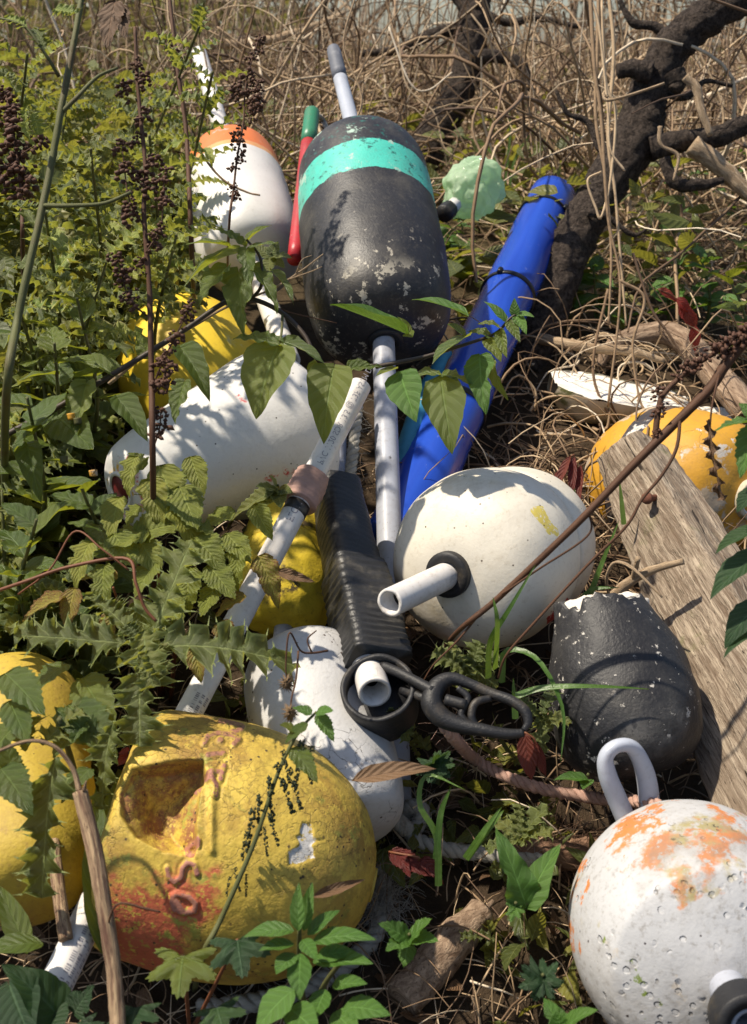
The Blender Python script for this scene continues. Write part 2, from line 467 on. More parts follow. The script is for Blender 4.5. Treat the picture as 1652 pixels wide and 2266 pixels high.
M['stem_brown'] = plain('brown_stem', (.10, .045, .022), .65, .5, 60, .5, .3, uvs=(14, 10), dark=((.03, .014, .008), .7))
M['stem_dark'] = plain('dark_vine_stem', (.045, .03, .018), .55, .4, 80, .3)
M['stem_red'] = plain('bramble_stem', (.17, .06, .025), .6, .4, 60, .3)
M['seed'] = plain('dock_seed', (.10, .042, .022), .65, .5, 300, .4)
M['seed_green'] = plain('nettle_seed', (.035, .045, .018), .7, .4, 300, .3)
M['burr'] = plain('dry_burr', (.19, .12, .06), .7, .3, 200, .3)
def deadvine(name, src):
    b = NB(name)
    rn = b.rnd() if src == 'obj' else b.attr('rnd')
    c = b.ramp(rn, [(0, (.09, .055, .035)), (.35, (.22, .14, .08)), (.7, (.40, .28, .165)), (.9, (.52, .39, .25)), (1, (.70, .60, .46))])
    c = b.mix(b.math('MULTIPLY', b.step(b.noise(70, 5), .5, .75), .6), c, (.10, .06, .03))
    return b.set(color=c, rough=.65, normal=b.bump(b.noise(300, 3), .4, .001), spec=.3)
M['vine'] = deadvine('dead_vine', 'obj'); M['vine_stuff'] = deadvine('dead_vine_mass', 'attr')
def wood(name, base, dark, grain=(6, 6, 1), rough=.75, moss=None, uvs=None):
    b = NB(name)
    vec = b.mapping(b.uv(), (uvs[0] / 26, uvs[1] / 26, 1)) if uvs else b.mapping(b.obj(), grain)
    g = b.step(b.noise(26, 6, .65, vec, .6), .30, .70)
    c = b.mix(g, dark, base)
    if not uvs:
        g2 = b.noise(7, 5, .6, vec, 1.2); c = b.mix(b.math('MULTIPLY', b.step(g2, .46, .62), .55), c, dim(dark, 1.1)); c = b.mix(b.math('MULTIPLY', b.step(b.noise(5, 4, .6), .5, .7), .4), c, dim(base, .62))
        c = b.mix(b.step(b.noise(16, 3, .5, vec, .4), .66, .70), c, dim(dark, .25))
    c = b.mix(b.step(b.noise(90, 4, .6, vec), .56, .68), c, dim(dark, .45))
    if moss: c = b.mix(b.math('MULTIPLY', b.step(b.noise(16, 6, .7), .55, .7), .7), c, moss)
    return b.set(color=c, rough=rough, normal=b.bump(b.math('ADD', g, b.noise(120, 4, .6, vec)), .65, .003), spec=.25)
M['beam'] = wood('weathered_timber', (.44, .36, .27), (.13, .09, .06), (9, 9, .5), moss=(.16, .155, .07))
M['driftwood'] = wood('driftwood', (.40, .29, .20), (.13, .08, .05), uvs=(9, 14))
M['palewood'] = wood('pale_torn_wood', (.55, .42, .28), (.28, .18, .10), uvs=(8, 16))
M['stalk'] = wood('dry_stalk', (.48, .34, .20), (.13, .065, .045), uvs=(4, 11))
def bark():
    b = NB('bark')
    v = b.vor(70, 'DISTANCE_TO_EDGE', b.mix(.06, b.mapping(b.obj(), (1, 1, .45)), b.mix(1, b.obj(), b.noise(30, 4), 'ADD')))
    g = b.step(b.noise(120, 8, .75), .28, .72)
    c = b.mix(g, (.018, .013, .011), (.15, .115, .092))
    c = b.mix(b.math('MULTIPLY', b.step(v, .09, 0), .55), c, (.012, .008, .007))
    c = b.mix(b.math('MULTIPLY', b.step(b.noise(14, 5, .6), .66, .72), .8), c, (.20, .115, .07))
    c = b.mix(b.step(b.noise(8, 5, .7), .72, .75), c, (.36, .22, .02))
    return b.set(color=c, rough=.85, normal=b.bump(b.math('ADD', b.math('MULTIPLY', b.step(v, 0, .25), .35), b.math('MULTIPLY', g, 1.6)), .9, .005), spec=.2)
M['bark'] = bark()
def soil():
    b = NB('soil')
    c = b.mix(b.noise(30, 7, .7), (.020, .014, .009), (.095, .066, .042))
    far = b.step(b.sep(b.obj())[1], 1.6, 4.0)
    c = b.mix(b.math('MULTIPLY', far, .8), c, b.mix(b.noise(2.2, 6, .65), (.06, .07, .02), (.23, .16, .085)))
    return b.set(color=c, rough=.95, normal=b.bump(b.noise(90, 6, .7), .9, .01), spec=.1)
M['soil'] = soil()
M['blacktape'] = plain('black_tape', (.020, .020, .021), .45, .5, 90, .6, .5, ((.13, .115, .09), .5))
M['greytape'] = plain('grey_tape', (.15, .16, .19), .6, .5, 60, .5, .3, ((.42, .42, .44), .6))
M['blackplastic'] = plain('black_plastic', (.016, .016, .018), .5, .4, 110, .6, .4, ((.12, .095, .065), .45))
M['rubber'] = plain('black_rubber', (.016, .016, .018), .55, .4, 70, .4, .4, ((.22, .17, .10), .35))
M['pvc'] = paint('white_pvc', (.66, .64, .62), (), dirt=(.27, .21, .155), dirt_amt=.5, rough=.4, var=.06, bump=.08, specks=((.16, .13, .11), 170, .05))
M['pvcgrey'] = paint('grey_white_pvc', (.37, .39, .45), (((.07, .07, .08), 38, .66, .69),), dirt=(.16, .14, .12), dirt_amt=.5, rough=.42, var=.1, bump=.12, specks=((.10, .09, .09), 190, .07))
M['ink'] = plain('printed_ink', (.27, .26, .29), .6, .4, 300, .1)
M['collar'] = plain('faded_tape_wrap', (.40, .25, .21), .75, .35, 45, .5, .2, ((.16, .08, .06), .6), (1, 1, 3))
M['tie'] = plain('black_cable_tie', (.01, .01, .012), .35, .3, 90, .1)
M['rust'] = plain('rusty_bolt', (.17, .07, .045), .8, .5, 180, .7, .2)
M['rope_pink'] = plain('faded_pink_rope', (.46, .29, .23), .85, .35, 260, .6, .1, ((.17, .09, .06), .5))
M['rope_grey'] = plain('grey_rope', (.36, .34, .30), .9, .35, 240, .7, .1, ((.10, .08, .06), .6))
M['rope_brown'] = plain('frayed_brown_rope', (.22, .13, .085), .9, .4, 240, .7, .1, ((.09, .05, .03), .5))
M['green'] = paint('green_paint', (.02, .21, .11), (), rough=.35, var=.2, dirt_amt=.35)
M['redp'] = paint('red_paint', (.42, .018, .03), (((.55, .22, .20), 40, .66, .70),), rough=.4, var=.25, dirt_amt=.35)
M['tarp'] = plain('pale_blue_tarp', (.045, .22, .33), .6, .35, 50, .4, .3, ((.03, .05, .05), .5))
def vinyl():
    b = NB('blue_vinyl')
    z = b.sep(b.obj())[2]
    st = b.noise(30, 4, .6, b.mapping(b.obj(), (1.2, 1.2, .12)))
    c = b.mix(st, (.008, .030, .27), (.022, .085, .50))
    c = b.mix(b.math('MULTIPLY', b.step(b.noise(60, 5, .7), .62, .72), .35), c, (.28, .3, .5))
    return b.set(color=c, rough=.22, normal=b.bump(st, .12, .003), spec=.6)
M['vinyl'] = vinyl()
def bottle():
    b = NB('green_bottle_plastic')
    c = b.mix(b.noise(25, 4), (.50, .74, .46), (.78, .90, .70))
    b.set(color=c, rough=.10, trans=.35, ior=1.2, spec=.9, normal=b.bump(b.noise(40, 3), .4, .01))
    tr = b.n('ShaderNodeBsdfTranslucent'); tr.inputs[0].default_value = (.66, .88, .58, 1)
    mx = b.n('ShaderNodeMixShader'); mx.inputs[0].default_value = .4
    b.t.links.new(b.b.outputs[0], mx.inputs[1]); b.t.links.new(tr.outputs[0], mx.inputs[2]); b.t.links.new(mx.outputs[0], b.out.inputs[0])
    return b.m
M['bottle'] = bottle()
WH = (.66, .645, .62)
M['b_whiteorange'] = paint('white_paint_orange_cap', WH, (((.55, .56, .58), 30, .62, .72),), bands=((.262, .6, (.70, .19, .05)), (.248, .262, (.74, .36, .14))), dirt_amt=.15, rough=.4, var=.06)
M['b_black'] = paint('black_paint_teal_band', (.020, .020, .024), (((.52, .47, .38), 46, .615, .64, (.16, .05)), ((.30, .27, .23), 90, .66, .69, (.24, .12)), ((.55, .50, .40), 16, .60, .62, (.07, .03)), ((.02, .14, .12), 70, .56, .64, (.25, .262)), ((.40, .55, .46), 26, .60, .64, (.25, .262))), bands=((.258, .330, (.07, .50, .40)),), dirt=(.14, .125, .10), dirt_amt=.42, rough=.48, var=.3, bump=.45, wob=.014)
M['b_whitered'] = paint('white_paint_red_wear', WH, (((.60, .05, .06), 60, .46, .60, 'red'), ((.70, .42, .03), 50, .50, .62, 'yel')), dirt=(.22, .17, .13), dirt_amt=.18, rough=.42, var=.05, specks=((.09, .08, .07), 90, .08))
M['b_yellowmid'] = paint('yellow_foam', (.74, .52, .035), (((.78, .66, .25), 25, .6, .75),), dirt=(.32, .17, .03), dirt_amt=.35, rough=.5, var=.12)
M['b_yellowlump'] = paint('stained_yellow_foam', (.62, .46, .03), (((.06, .045, .015), 18, .56, .66),), dirt=(.10, .06, .02), dirt_amt=.6, rough=.6, var=.2, bump=.5)
M['b_yellowleft'] = paint('pale_yellow_foam', (.46, .33, .04), (), dirt=(.24, .14, .04), dirt_amt=.85, rough=.65, var=.2, bump=.6, specks=((.08, .05, .02), 90, .07))
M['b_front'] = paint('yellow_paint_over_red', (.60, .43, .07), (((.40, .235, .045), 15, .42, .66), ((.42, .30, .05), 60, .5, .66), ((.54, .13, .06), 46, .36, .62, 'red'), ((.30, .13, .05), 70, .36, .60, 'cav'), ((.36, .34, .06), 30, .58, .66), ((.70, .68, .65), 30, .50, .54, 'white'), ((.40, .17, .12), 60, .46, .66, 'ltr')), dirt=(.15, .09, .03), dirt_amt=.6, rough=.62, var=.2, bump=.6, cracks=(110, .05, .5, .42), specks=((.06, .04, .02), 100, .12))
M['b_cream'] = paint('cream_foam', (.68, .63, .53), (((.64, .50, .24), 7, .56, .80), ((.50, .03, .03), 40, .50, .60, 'red'), ((.72, .58, .12), 50, .45, .60, 'yel')), dirt=(.28, .20, .10), dirt_amt=.34, rough=.5, var=.06, specks=((.10, .075, .05), 75, .065), cracks=(16, .010, .8, .60))
M['b_can'] = paint('black_scuffed_foam', (.016, .016, .019), (((.60, .56, .50), 90, .62, .65), ((.11, .105, .10), 12, .52, .76), ((.22, .20, .18), 34, .64, .68), ((.66, .62, .56), 60, .50, .60, 'rim')), dirt=(.09, .085, .075), dirt_amt=.4, rough=.55, var=.3, bump=.7, cracks=(28, .012, .0, .55))
M['foam_in'] = paint('broken_foam', (.70, .64, .55), (((.72, .22, .08), 20, .60, .66),), dirt=(.20, .14, .09), dirt_amt=.5, rough=.85, var=.2, bump=1.0)
M['b_orange'] = paint('orange_yellow_paint', (.55, .28, .022), (((.58, .49, .38), 9, .56, .59), ((.66, .62, .56), 22, .60, .63)), bands=((.085, .118, (.03, .03, .04)), (0, .02, (.55, .38, .2))), dirt=(.25, .15, .06), dirt_amt=.6, rough=.6, var=.2, bump=.4, cracks=(22, .012, .7, .5))
M['b_slab'] = paint('split_white_foam', (.80, .76, .68), (((.10, .13, .03), 18, .56, .66, (.0, -.02)),), dirt=(.32, .24, .14), dirt_amt=.35, rough=.8, var=.08, bump=.9)
M['b_slabskin'] = paint('mossy_foam_skin', (.55, .48, .36), (((.11, .14, .03), 14, .46, .58),), dirt=(.20, .15, .07), dirt_amt=.5, rough=.7, var=.15, bump=.4)
M['b_br'] = paint('chipped_white_paint', (.47, .47, .475), (((.62, .22, .07), 34, .44, .56, 'org'), ((.40, .34, .14), 22, .50, .64, 'org'), ((.44, .38, .18), 17, .53, .66, (.06, .09)), ((.64, .22, .06), 26, .515, .55, (.045, .065)), ((.20, .27, .05), 24, .68, .70), ((.55, .50, .44), 40, .64, .70)), dirt=(.17, .145, .115), dirt_amt=.75, rough=.55, var=.12, pits=95, specks=((.03, .02, .02), 55, .05), bump=.35)
M['b_whitebot'] = paint('cracked_white_paint', (.50, .495, .49), (((.42, .30, .19), 14, .66, .70), ((.50, .48, .45), 60, .62, .70)), dirt=(.16, .13, .10), dirt_amt=.3, rough=.55, var=.08, cracks=(45, .022, .85, .45), specks=((.08, .06, .05), 80, .10), bump=.4)
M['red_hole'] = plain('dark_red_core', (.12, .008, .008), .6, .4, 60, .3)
M['emboss'] = paint('embossed_pink_paint', (.42, .17, .13), (((.50, .38, .08), 60, .50, .58),), dirt=(.10, .06, .03), dirt_amt=.6, rough=.65, var=.25, bump=.5)
M['hose'] = paint('grey_white_hose', (.40, .43, .50), (), dirt=(.18, .17, .15), dirt_amt=.3, rough=.4, var=.08, bump=.1)

# ------------------------------------------------------------------ the setting: ground, far field, brush
def axis_coords(segs):
    out = []
    for a, b, s in segs: out += list(np.arange(a, b, s))
    return np.array(out + [segs[-1][1]])
gx = axis_coords([(-150, -30, 12), (-30, -6, 3), (-6, -1.2, .3), (-1.2, 1.2, .025), (1.2, 6, .3), (6, 30, 3), (30, 150, 12)])
gy = axis_coords([(-3, .4, .25), (.4, 3, .025), (3, 6, .1), (6, 14, .5), (14, 60, 3), (60, 200, 14)])
GXm, GYm = np.meshgrid(gx, gy)
gh = np.interp(GYm, GY, GZ)
gn = np.array([nz((x * 3, y * 3, 0)) * .014 + nz((x * 14, y * 14, 2)) * .006 if abs(x) < 7 and y < 14 else nz((x * .2, y * .2, 1)) * .15 for x, y in zip(GXm.ravel(), GYm.ravel())])
gV = np.stack([GXm.ravel(), GYm.ravel(), gh.ravel() + gn - .008], -1)
nxn = len(gx); i = np.arange(len(gy) - 1)[:, None] * nxn; j = np.arange(nxn - 1)[None, :]
gQ = np.stack([i + j, i + j + 1, i + nxn + j + 1, i + nxn + j], -1).reshape(-1, 4)
tag(obj('ground', mesh_np('ground', gV, gQ, M['soil'])), 'dark soil bank rising into a dry overgrown field', None, None, 'structure')

def vine_batch(start, dirs, lengths, r0, S=14, curl=.5, grav=.0, sides=4, up=0, seedv=0):
    """many wandering stems at once -> joined geometry with one random value per stem"""
    g = np.random.default_rng(seedv); n = len(start)
    P = np.zeros((n, S, 3)); P[:, 0] = start; d = dirs / np.linalg.norm(dirs, axis=1)[:, None]
    w = g.normal(0, 1, (n, 3)) * curl
    for s in range(1, S):
        w = w * .75 + g.normal(0, 1, (n, 3)) * curl * .5
        d = d + w * .35; d[:, 2] += up - grav * s / S
        d /= np.linalg.norm(d, axis=1)[:, None]
        P[:, s] = P[:, s - 1] + d * (lengths / (S - 1))[:, None]
        fl = np.interp(P[:, s, 1], GY, GZ) + .004
        P[:, s, 2] = np.maximum(P[:, s, 2], fl)
    T = np.gradient(P, axis=1); T /= np.linalg.norm(T, axis=2)[..., None] + 1e-9
    ref = g.normal(0, 1, (n, 1, 3)) + np.array([0, 0, .01]); N = np.cross(T, ref); N /= np.linalg.norm(N, axis=2)[..., None] + 1e-9
    B = np.cross(T, N); th = np.linspace(0, 2 * np.pi, sides, endpoint=False)
    rr = r0[:, None] * np.linspace(1, .55, S)[None]
    V = P[:, :, None] + rr[:, :, None, None] * (N[:, :, None] * np.cos(th)[:, None] + B[:, :, None] * np.sin(th)[:, None])
    base = (np.arange(n) * S * sides)[:, None, None]; si = (np.arange(S - 1) * sides)[None, :, None]; a = np.arange(sides)[None, None]; b2 = (a + 1) % sides
    Q = np.stack([base + si + a, base + si + b2, base + si + sides + b2, base + si + sides + a], -1).reshape(-1, 4)
    return V.reshape(-1, 3), Q, np.repeat(g.random(n), S * sides)
def field_xy(n, y0, y1, g, pad=1.15, p=1.0):
    y = y0 + (y1 - y0) * g.random(n) ** p
    x = (g.random(n) * 2 - 1) * (826 / F * y * pad + .1)
    return x, y
def brush(name, label, n, y0, y1, h0, h1, l0, l1, r0, r1, curl, grav, up, sd, S=14, pw=1.0, keep=None):
    g = np.random.default_rng(sd); x, y = field_xy(n, y0, y1, g, p=pw)
    if keep is not None:
        k = keep(x, y, g); x, y = x[k], y[k]; n = len(x)
    z = np.interp(y, GY, GZ) + h0 + (h1 - h0) * g.random(n) ** 1.5
    d = g.normal(0, 1, (n, 3)); d[:, 2] = np.abs(d[:, 2]) * .8
    V, Q, a = vine_batch(np.stack([x, y, z], -1), d, l0 + (l1 - l0) * g.random(n), r0 + (r1 - r0) * g.random(n) ** 2, S, curl, grav, 4, up, sd)
    o = obj(name, mesh_np(name, V, Q, M['vine_stuff'], attrs={'rnd': a}))
    return tag(o, label, None, None, 'stuff')
keepright = lambda x, y, g: ((x > -.35 - .05 * y) | (g.random(len(x)) < .25)) & ~((np.abs(x - .08) < .16) & (y < 2.35)) & ~((x < -.05) & (y < 2.6)) & ~((x / y > .0) & (x / y < .115) & (y < 3.05))
brush('dead_vine_tangle', 'tan tangle of dead vines in the field behind the buoys', 2500, 2.35, 5.2, 0, .30, .3, .9, .0013, .0052, .75, .25, .05, 11, 16, 1.1, keepright)
brush('dry_stem_thicket', 'dry upright stems thick in the field behind the buoys', 1700, 2.6, 9, 0, .1, .25, .72, .0014, .0042, .28, .06, .22, 12, 12, 1.2, keepright)
brush('far_brush', 'far dry brush below the sky', 1500, 7, 26, 0, .12, .25, .6, .004, .012, .5, .12, .05, 13, 10)
brush('dry_straw_litter', 'curly dry straw lying on the bank beside the blue roll', 1900, 1.3, 2.7, .002, .035, .08, .32, .001, .0026, .9, .5, 0, 14, 12, 1.0, lambda x, y, g: (x > .1) & (x < .85) & ~((x < .30) & (y > 2.1)))
brush('tall_dry_brush', 'tall dry brown stems crowding the skyline at the upper left', 900, 3.2, 9, 0, .15, .5, 1.25, .0018, .005, .25, .03, .25, 16, 12, 1.0, lambda x, y, g: (x < .05 * y - .1) & (x < -.02))
brush('straw_bits', 'short straw bits and twigs littering the dark soil', 2200, .7, 1.7, .001, .015, .02, .12, .0006, .0016, .4, .4, 0, 15, 6)

# leaf blades -----------------------------------------------------------------
def blade_geo(width, rows=11, cols=2, fold=.25, curl=.25, wave=.0, teeth=0, spine=0, kind='ovate', quilt=.0, sd=0, bite=()):
    """a leaf blade along +Y, length 1, face +Z"""
    g = random.Random(sd)
    V, UV, ts = [], [], []
    if kind == 'thistle':
        lobes = rows; ts = []
        cut = np.cumsum([0] + [g.uniform(.6, 1.4) for _ in range(lobes)]); cut = cut / cut[-1] * lobes
        for k in range(lobes):
            for f, w in ((0, .40), (.2, .72), (.34, .62), (.54, 1.0), (.70, .68), (.82, .74)): ts.append(((cut[k] + f * (cut[k + 1] - cut[k])) / lobes, w))
        ts.append((1, .0))
        lr = [[g.uniform(.45, 1.3) for _ in range(lobes + 1)] for _ in range(2)]
        ww = [(t, w * width * (1.0 - .72 * max(0, t - .35) ** 1.1) * min(1, .45 + t * 3)) for t, w in ts]
    else:
        ww = []
        for k in range(rows):
            t = k / (rows - 1)
            if kind == 'ovate': e = math.sin(math.pi * min(1, t ** .62)) ** .85
            elif kind == 'lance': e = math.sin(math.pi * t ** .8) ** .9
            elif kind == 'heart': e = (math.sin(math.pi * min(1, t ** .5)) ** .8)
            else: e = min(1, t * 6) * (1 - t ** 3)
            if teeth and 0 < k < rows - 1: e *= 1 - teeth * (k % 2)
            ww.append((t, max(e, 0.0) * width + (.006 if t < .02 else 0)))
    for k, (t, w) in enumerate(ww):
        jit = 1 + g.uniform(-.06, .06)
        for j in range(-cols, cols + 1):
            s = j / cols; x = s * w * jit; y = t
            for t0_, t1_, sd_b, am in bite:
                if t0_ < t < t1_ and s * sd_b > 0: x *= 1 - am * math.sin(math.pi * (t - t0_) / (t1_ - t0_)) * (1 if k % 2 else .75)
            if kind == 'thistle':
                q_ = lr[0 if s < 0 else 1][min(len(lr[0]) - 1, k // 6)]; x *= q_; y += (.5 / rows * (s > 0) * (1 - t) + .05 * (q_ - 1) + .04 * abs(s) * (k % 6 == 3)) * (t < .97) * (abs(s))
            z = fold * abs(x) - curl * t * t + wave * math.sin(k * (1.05 if kind == 'thistle' else .9) + (1.3 if s > 0 else 0) + g.uniform(-.4, .4)) * s * s
            if abs(s) == 1 and teeth: y += .02 * (k % 2 == 0)
            if kind == 'heart' and t < .25: y -= abs(s) ** 2 * .07 * (1 - t / .25)
            if quilt: z += quilt * math.sin(t * 26 - abs(s) * 4) * (1 - abs(s)) * abs(s) * 3
            V.append((x, y, z)); UV.append((.5 + s * .5, t))
    c = 2 * cols + 1; Q = []
    for k in range(len(ww) - 1):
        for j in range(c - 1): Q.append((k * c + j, k * c + j + 1, (k + 1) * c + j + 1, (k + 1) * c + j))
    Tt = []
    if spine:
        for k, (t, w) in enumerate(ww):
            if kind == 'thistle' and k % 6 in (1, 3, 5) and k < len(ww) - 2:
                for side in (0, c - 1):
                    a = k * c + side; sgn = -1 if side == 0 else 1
                    L = spine * (1.25 if k % 6 == 3 else .8) * g.uniform(.7, 1.2)
                    p = np.array(V[a]); q = p + np.array([sgn * L, L * (.55 if k % 6 == 5 else .15 if k % 6 == 3 else -.25), L * g.uniform(-.2, .8)])
                    i0 = len(V); dy = .007
                    V.append((p[0] - sgn * .01, p[1] - dy, p[2])); V.append((p[0] - sgn * .01, p[1] + dy, p[2])); V.append(tuple(q))
                    UV += [(.5 + sgn * .5, t)] * 3; Tt.append((i0, i0 + 1, i0 + 2))
    return np.array(V), [np.array(Q)] + ([np.array(Tt)] if Tt else []), np.array(UV)
def lobed_geo(sd=0, lobes=5, teeth=.05):
    g = random.Random(sd); V = [(0, 0, 0)]; UV = [(.5, 0)]; n = 70; rings = 4
    for r in range(1, rings + 1):
        for k in range(n):
            a = -2.45 + 4.9 * k / (n - 1); f = .42 + .14 * math.cos(a * 2 * math.pi / 4.9 * lobes / 1.0 * .98 + 0.0) + .10 * math.cos(a)
            f *= 1 + teeth * (1 if k % 2 else -1) * (r == rings)
            q = r / rings * f; wv = .02 * math.sin(a * 9) * (r / rings) ** 2
            V.append((q * math.sin(a), q * math.cos(a) + .05, wv - .12 * (r / rings) ** 2 + .05 * abs(math.sin(a))))
            UV.append((.5 + .5 * (r / rings) * math.sin(a * 2.5) * .9, .5 + .5 * (r / rings) * math.cos(a)))
    T = [(0, 1 + k, 2 + k) for k in range(n - 1)]; Q = []
    for r in range(rings - 1):
        for k in range(n - 1): a = 1 + r * n + k; Q.append((a, a + n, a + n + 1, a + 1))
    return np.array(V), [np.array(Q), np.array(T)], np.array(UV)
BG = {
    'thistle': [blade_geo(.27, 6, 3, .22, c, .10, 0, .058, 'thistle', sd=s) for s, c in ((1, .2), (2, .45), (3, .05), (31, .3))],
    'thistle_narrow': [blade_geo(.20, 5, 3, .3, c, .10, 0, .055, 'thistle', sd=s) for s, c in ((4, .2), (5, .4), (6, .0), (32, .6))],
    'ovate': [blade_geo(.27, 12, 3, f, c, .02, 0, 0, 'ovate', .010, s) for s, c, f in ((7, .2, .3), (8, .35, .15), (9, .05, .5))] + [blade_geo(.27, 22, 4, .3, .45, .035, 0, 0, 'ovate', .010, 43, ((.4, .66, -1, .5),))],
    'heart': [blade_geo(.36, 14, 4, f, c, .025, 0, 0, 'heart', .012, s) for s, c, f in ((10, .22, .25), (11, .4, .4), (12, .1, .12))] + [blade_geo(.36, 26, 5, .25, .3, .035, 0, 0, 'heart', .012, 41, ((.35, .62, 1, .45),)), blade_geo(.34, 26, 5, .35, .15, .04, 0, 0, 'heart', .012, 42, ((.55, .85, -1, .6), (.2, .33, 1, .3)))],
    'bramble': [blade_geo(.36, 23, 4, f, c, .03, .09, 0, 'ovate', .016, s) for s, c, f in ((13, .2, .2), (14, .35, .35), (15, .1, .1))] + [blade_geo(.36, 27, 4, .3, .5, .05, .09, 0, 'ovate', .016, 44, ((.3, .5, 1, .4),))],
    'lance': [blade_geo(.15, 12, 2, f, c, .015, 0, 0, 'lance', .006, s) for s, c, f in ((16, .2, .5), (17, .4, .3), (18, .1, .6))],
    'nettle': [blade_geo(.27, 21, 3, f, c, .02, .12, 0, 'ovate', .012, s) for s, c, f in ((19, .2, .3), (20, .4, .3), (21, .1, .2))],
    'lobed': [lobed_geo(s) for s in (22, 23, 24)],
    'small': [blade_geo(.28, 5, 1, .3, .2, sd=25), blade_geo(.2, 5, 1, .4, .35, sd=26)],
    'grass': [blade_geo(.025, 12, 1, .4, c, kind='blade', sd=27) for c in (.0, .25, .5)],
}
_lm = {}
def leaf_me(kind, var, mat):
    k = (kind, var, mat)
    if k not in _lm:
        V, Fs, uv = BG[kind][var]
        _lm[k] = mesh_np('leaf_' + kind, V, Fs, M[mat], uv=uv)
    return _lm[k]
def put_leaf(root, kind, mat, p, d, up, length, wscale=1.0, name='leaf', var=None, roll=0):
    d = Vector(d).normalized(); up = Vector(up)
    x = d.cross(up)
    if x.length < 1e-4: x = d.cross(Vector((1, 0, .1)))
    x.normalize(); n = x.cross(d).normalized()
    if roll:
        q = Quaternion(d, roll); x = q @ x; n = q @ n
    o = bpy.data.objects.new(name, leaf_me(kind, random.randrange(len(BG[kind])) if var is None else var, mat))
    m = Matrix((x * length * wscale, d * length, n * length)).transposed().to_4x4()
    m.translation = Vector(p) - (root.location if root else Vector((0, 0, 0)))
    o.matrix_basis = m
    return link(o, root)
def leaf_px(root, kind, mat, base, tip, db, dt, wpx=None, roll=0, var=None, name='leaf', upb=.6):
    """a leaf whose foot and tip stand at two known places"""
    a = W(base[0], base[1], db); b = W(tip[0], tip[1], dt); L = (b - a).length
    ws = 1
    if wpx:
        vv = {'thistle': .40, 'thistle_narrow': .27, 'ovate': .54, 'heart': .72, 'bramble': .72, 'lance': .3, 'nettle': .54, 'lobed': 1.0, 'grass': .05, 'small': .5}[kind]
        ws = wpx * db / F / (vv * L)
    tocam = (Vector((0, 0, CZ)) - a).normalized()
    return put_leaf(root, kind, mat, a, b - a, tocam * (1 - upb) + Vector((0, 0, upb)) + Vector((-.15, .1, 0)), L, ws, name, var, roll)
def leaf_mass(name, label, mat, kinds, n, pos, size, sd, up=.5, droop=0.0):
    """uncountable leafy ground cover as one object"""
    g = np.random.default_rng(sd); VV, QQ, TT, UU, RR, o = [], [], [], [], [], 0
    P = pos(n, g); n = len(P)
    which = g.integers(0, len(kinds), n)
    for kk, (kind, var) in enumerate(kinds):
        idx = np.where(which == kk)[0]
        if not len(idx): continue
        V, Fs, uv = BG[kind][var]
        d = g.normal(0, 1, (len(idx), 3)); d[:, 2] = d[:, 2] * .45 + .15 - droop; d /= np.linalg.norm(d, axis=1)[:, None]
        upv = g.normal(0, .45, (len(idx), 3)) + np.array([-.2, .15, up]); x = np.cross(d, upv); x /= np.linalg.norm(x, axis=1)[:, None] + 1e-9
        nn = np.cross(x, d); s = size[0] + (size[1] - size[0]) * g.random(len(idx)) ** 1.4
        if len(size) > 2: s = s * size[2](P[idx])
        Bm = np.stack([x, d, nn], 1) * s[:, None, None]
        X = np.einsum('vk,nkj->nvj', V, Bm) + P[idx][:, None]
        off = (o + np.arange(len(idx)) * len(V))[:, None, None]
        VV.append(X.reshape(-1, 3)); UU.append(np.tile(uv, (len(idx), 1))); RR.append(np.repeat(g.random(len(idx)), len(V)))
        for f in Fs: (QQ if f.shape[1] == 4 else TT).append((f[None] + off).reshape(-1, f.shape[1]))
        o += len(V) * len(idx)
    me = mesh_np(name, np.vstack(VV), [np.vstack(x) for x in (QQ, TT) if x], M[mat], uv=np.vstack(UU), attrs={'rnd': np.concatenate(RR)})
    return tag(obj(name, me), label, None, None, 'stuff')

def field_pos(y0, y1, h, cond=None, clump=1.5, thr=.0, pw=1.0):
    def f(n, g):
        x, y = field_xy(n, y0, y1, g, p=pw)
        k = np.array([nz((a * clump, b * clump, 5.5)) > thr for a, b in zip(x, y)])
        if cond is not None: k &= cond(x, y)
        x, y = x[k], y[k]
        return np.stack([x, y, np.interp(y, GY, GZ) + .01 + h * g.random(len(x)) ** 1.3], -1)
    return f
clear = lambda x, y: ~((x > -.42) & (x < .62) & (y < 2.0)) & ~((np.abs(x + .12) < .26) & (y < 2.6))
leaf_mass('field_weeds', 'low green weeds scattered through the dry field', 'fill', [('small', 0), ('small', 1), ('ovate', 0)], 6500, field_pos(2.0, 6, .24, clear, 1.3, -.04), (.025, .075), 31)
leaf_mass('far_weeds', 'olive and rust coloured weeds far off in the field', 'field', [('small', 0), ('small', 1)], 9000, field_pos(5, 30, .28, None, .5, -.25), (.03, .07, lambda P: .6 + P[:, 1] * .14), 32)
def hedge_pos(n, g):
    y = 5 + 6 * g.random(n); x = -.36 * y + (.30 * y) * g.random(n) ** 1.3
    hm = np.array([.55 + .6 * (nz((a * .9, b * .5, 3)) + .3) for a, b in zip(x, y)])
    return np.stack([x, y, np.interp(y, GY, GZ) + np.clip(hm, .2, 1.2) * g.random(n)], -1)
leaf_mass('far_thicket', 'dark green and brown thicket along the skyline at the upper left', 'field', [('small', 0), ('ovate', 0)], 3600, hedge_pos, (.06, .15), 36)
leaf_mass('soil_weeds', 'small dark weeds growing on the soil between the ropes', 'fill', [('small', 0), ('small', 1), ('thistle', 0), ('nettle', 0)], 1150, field_pos(.7, 1.5, .06, None, 4, .0), (.02, .055), 33)
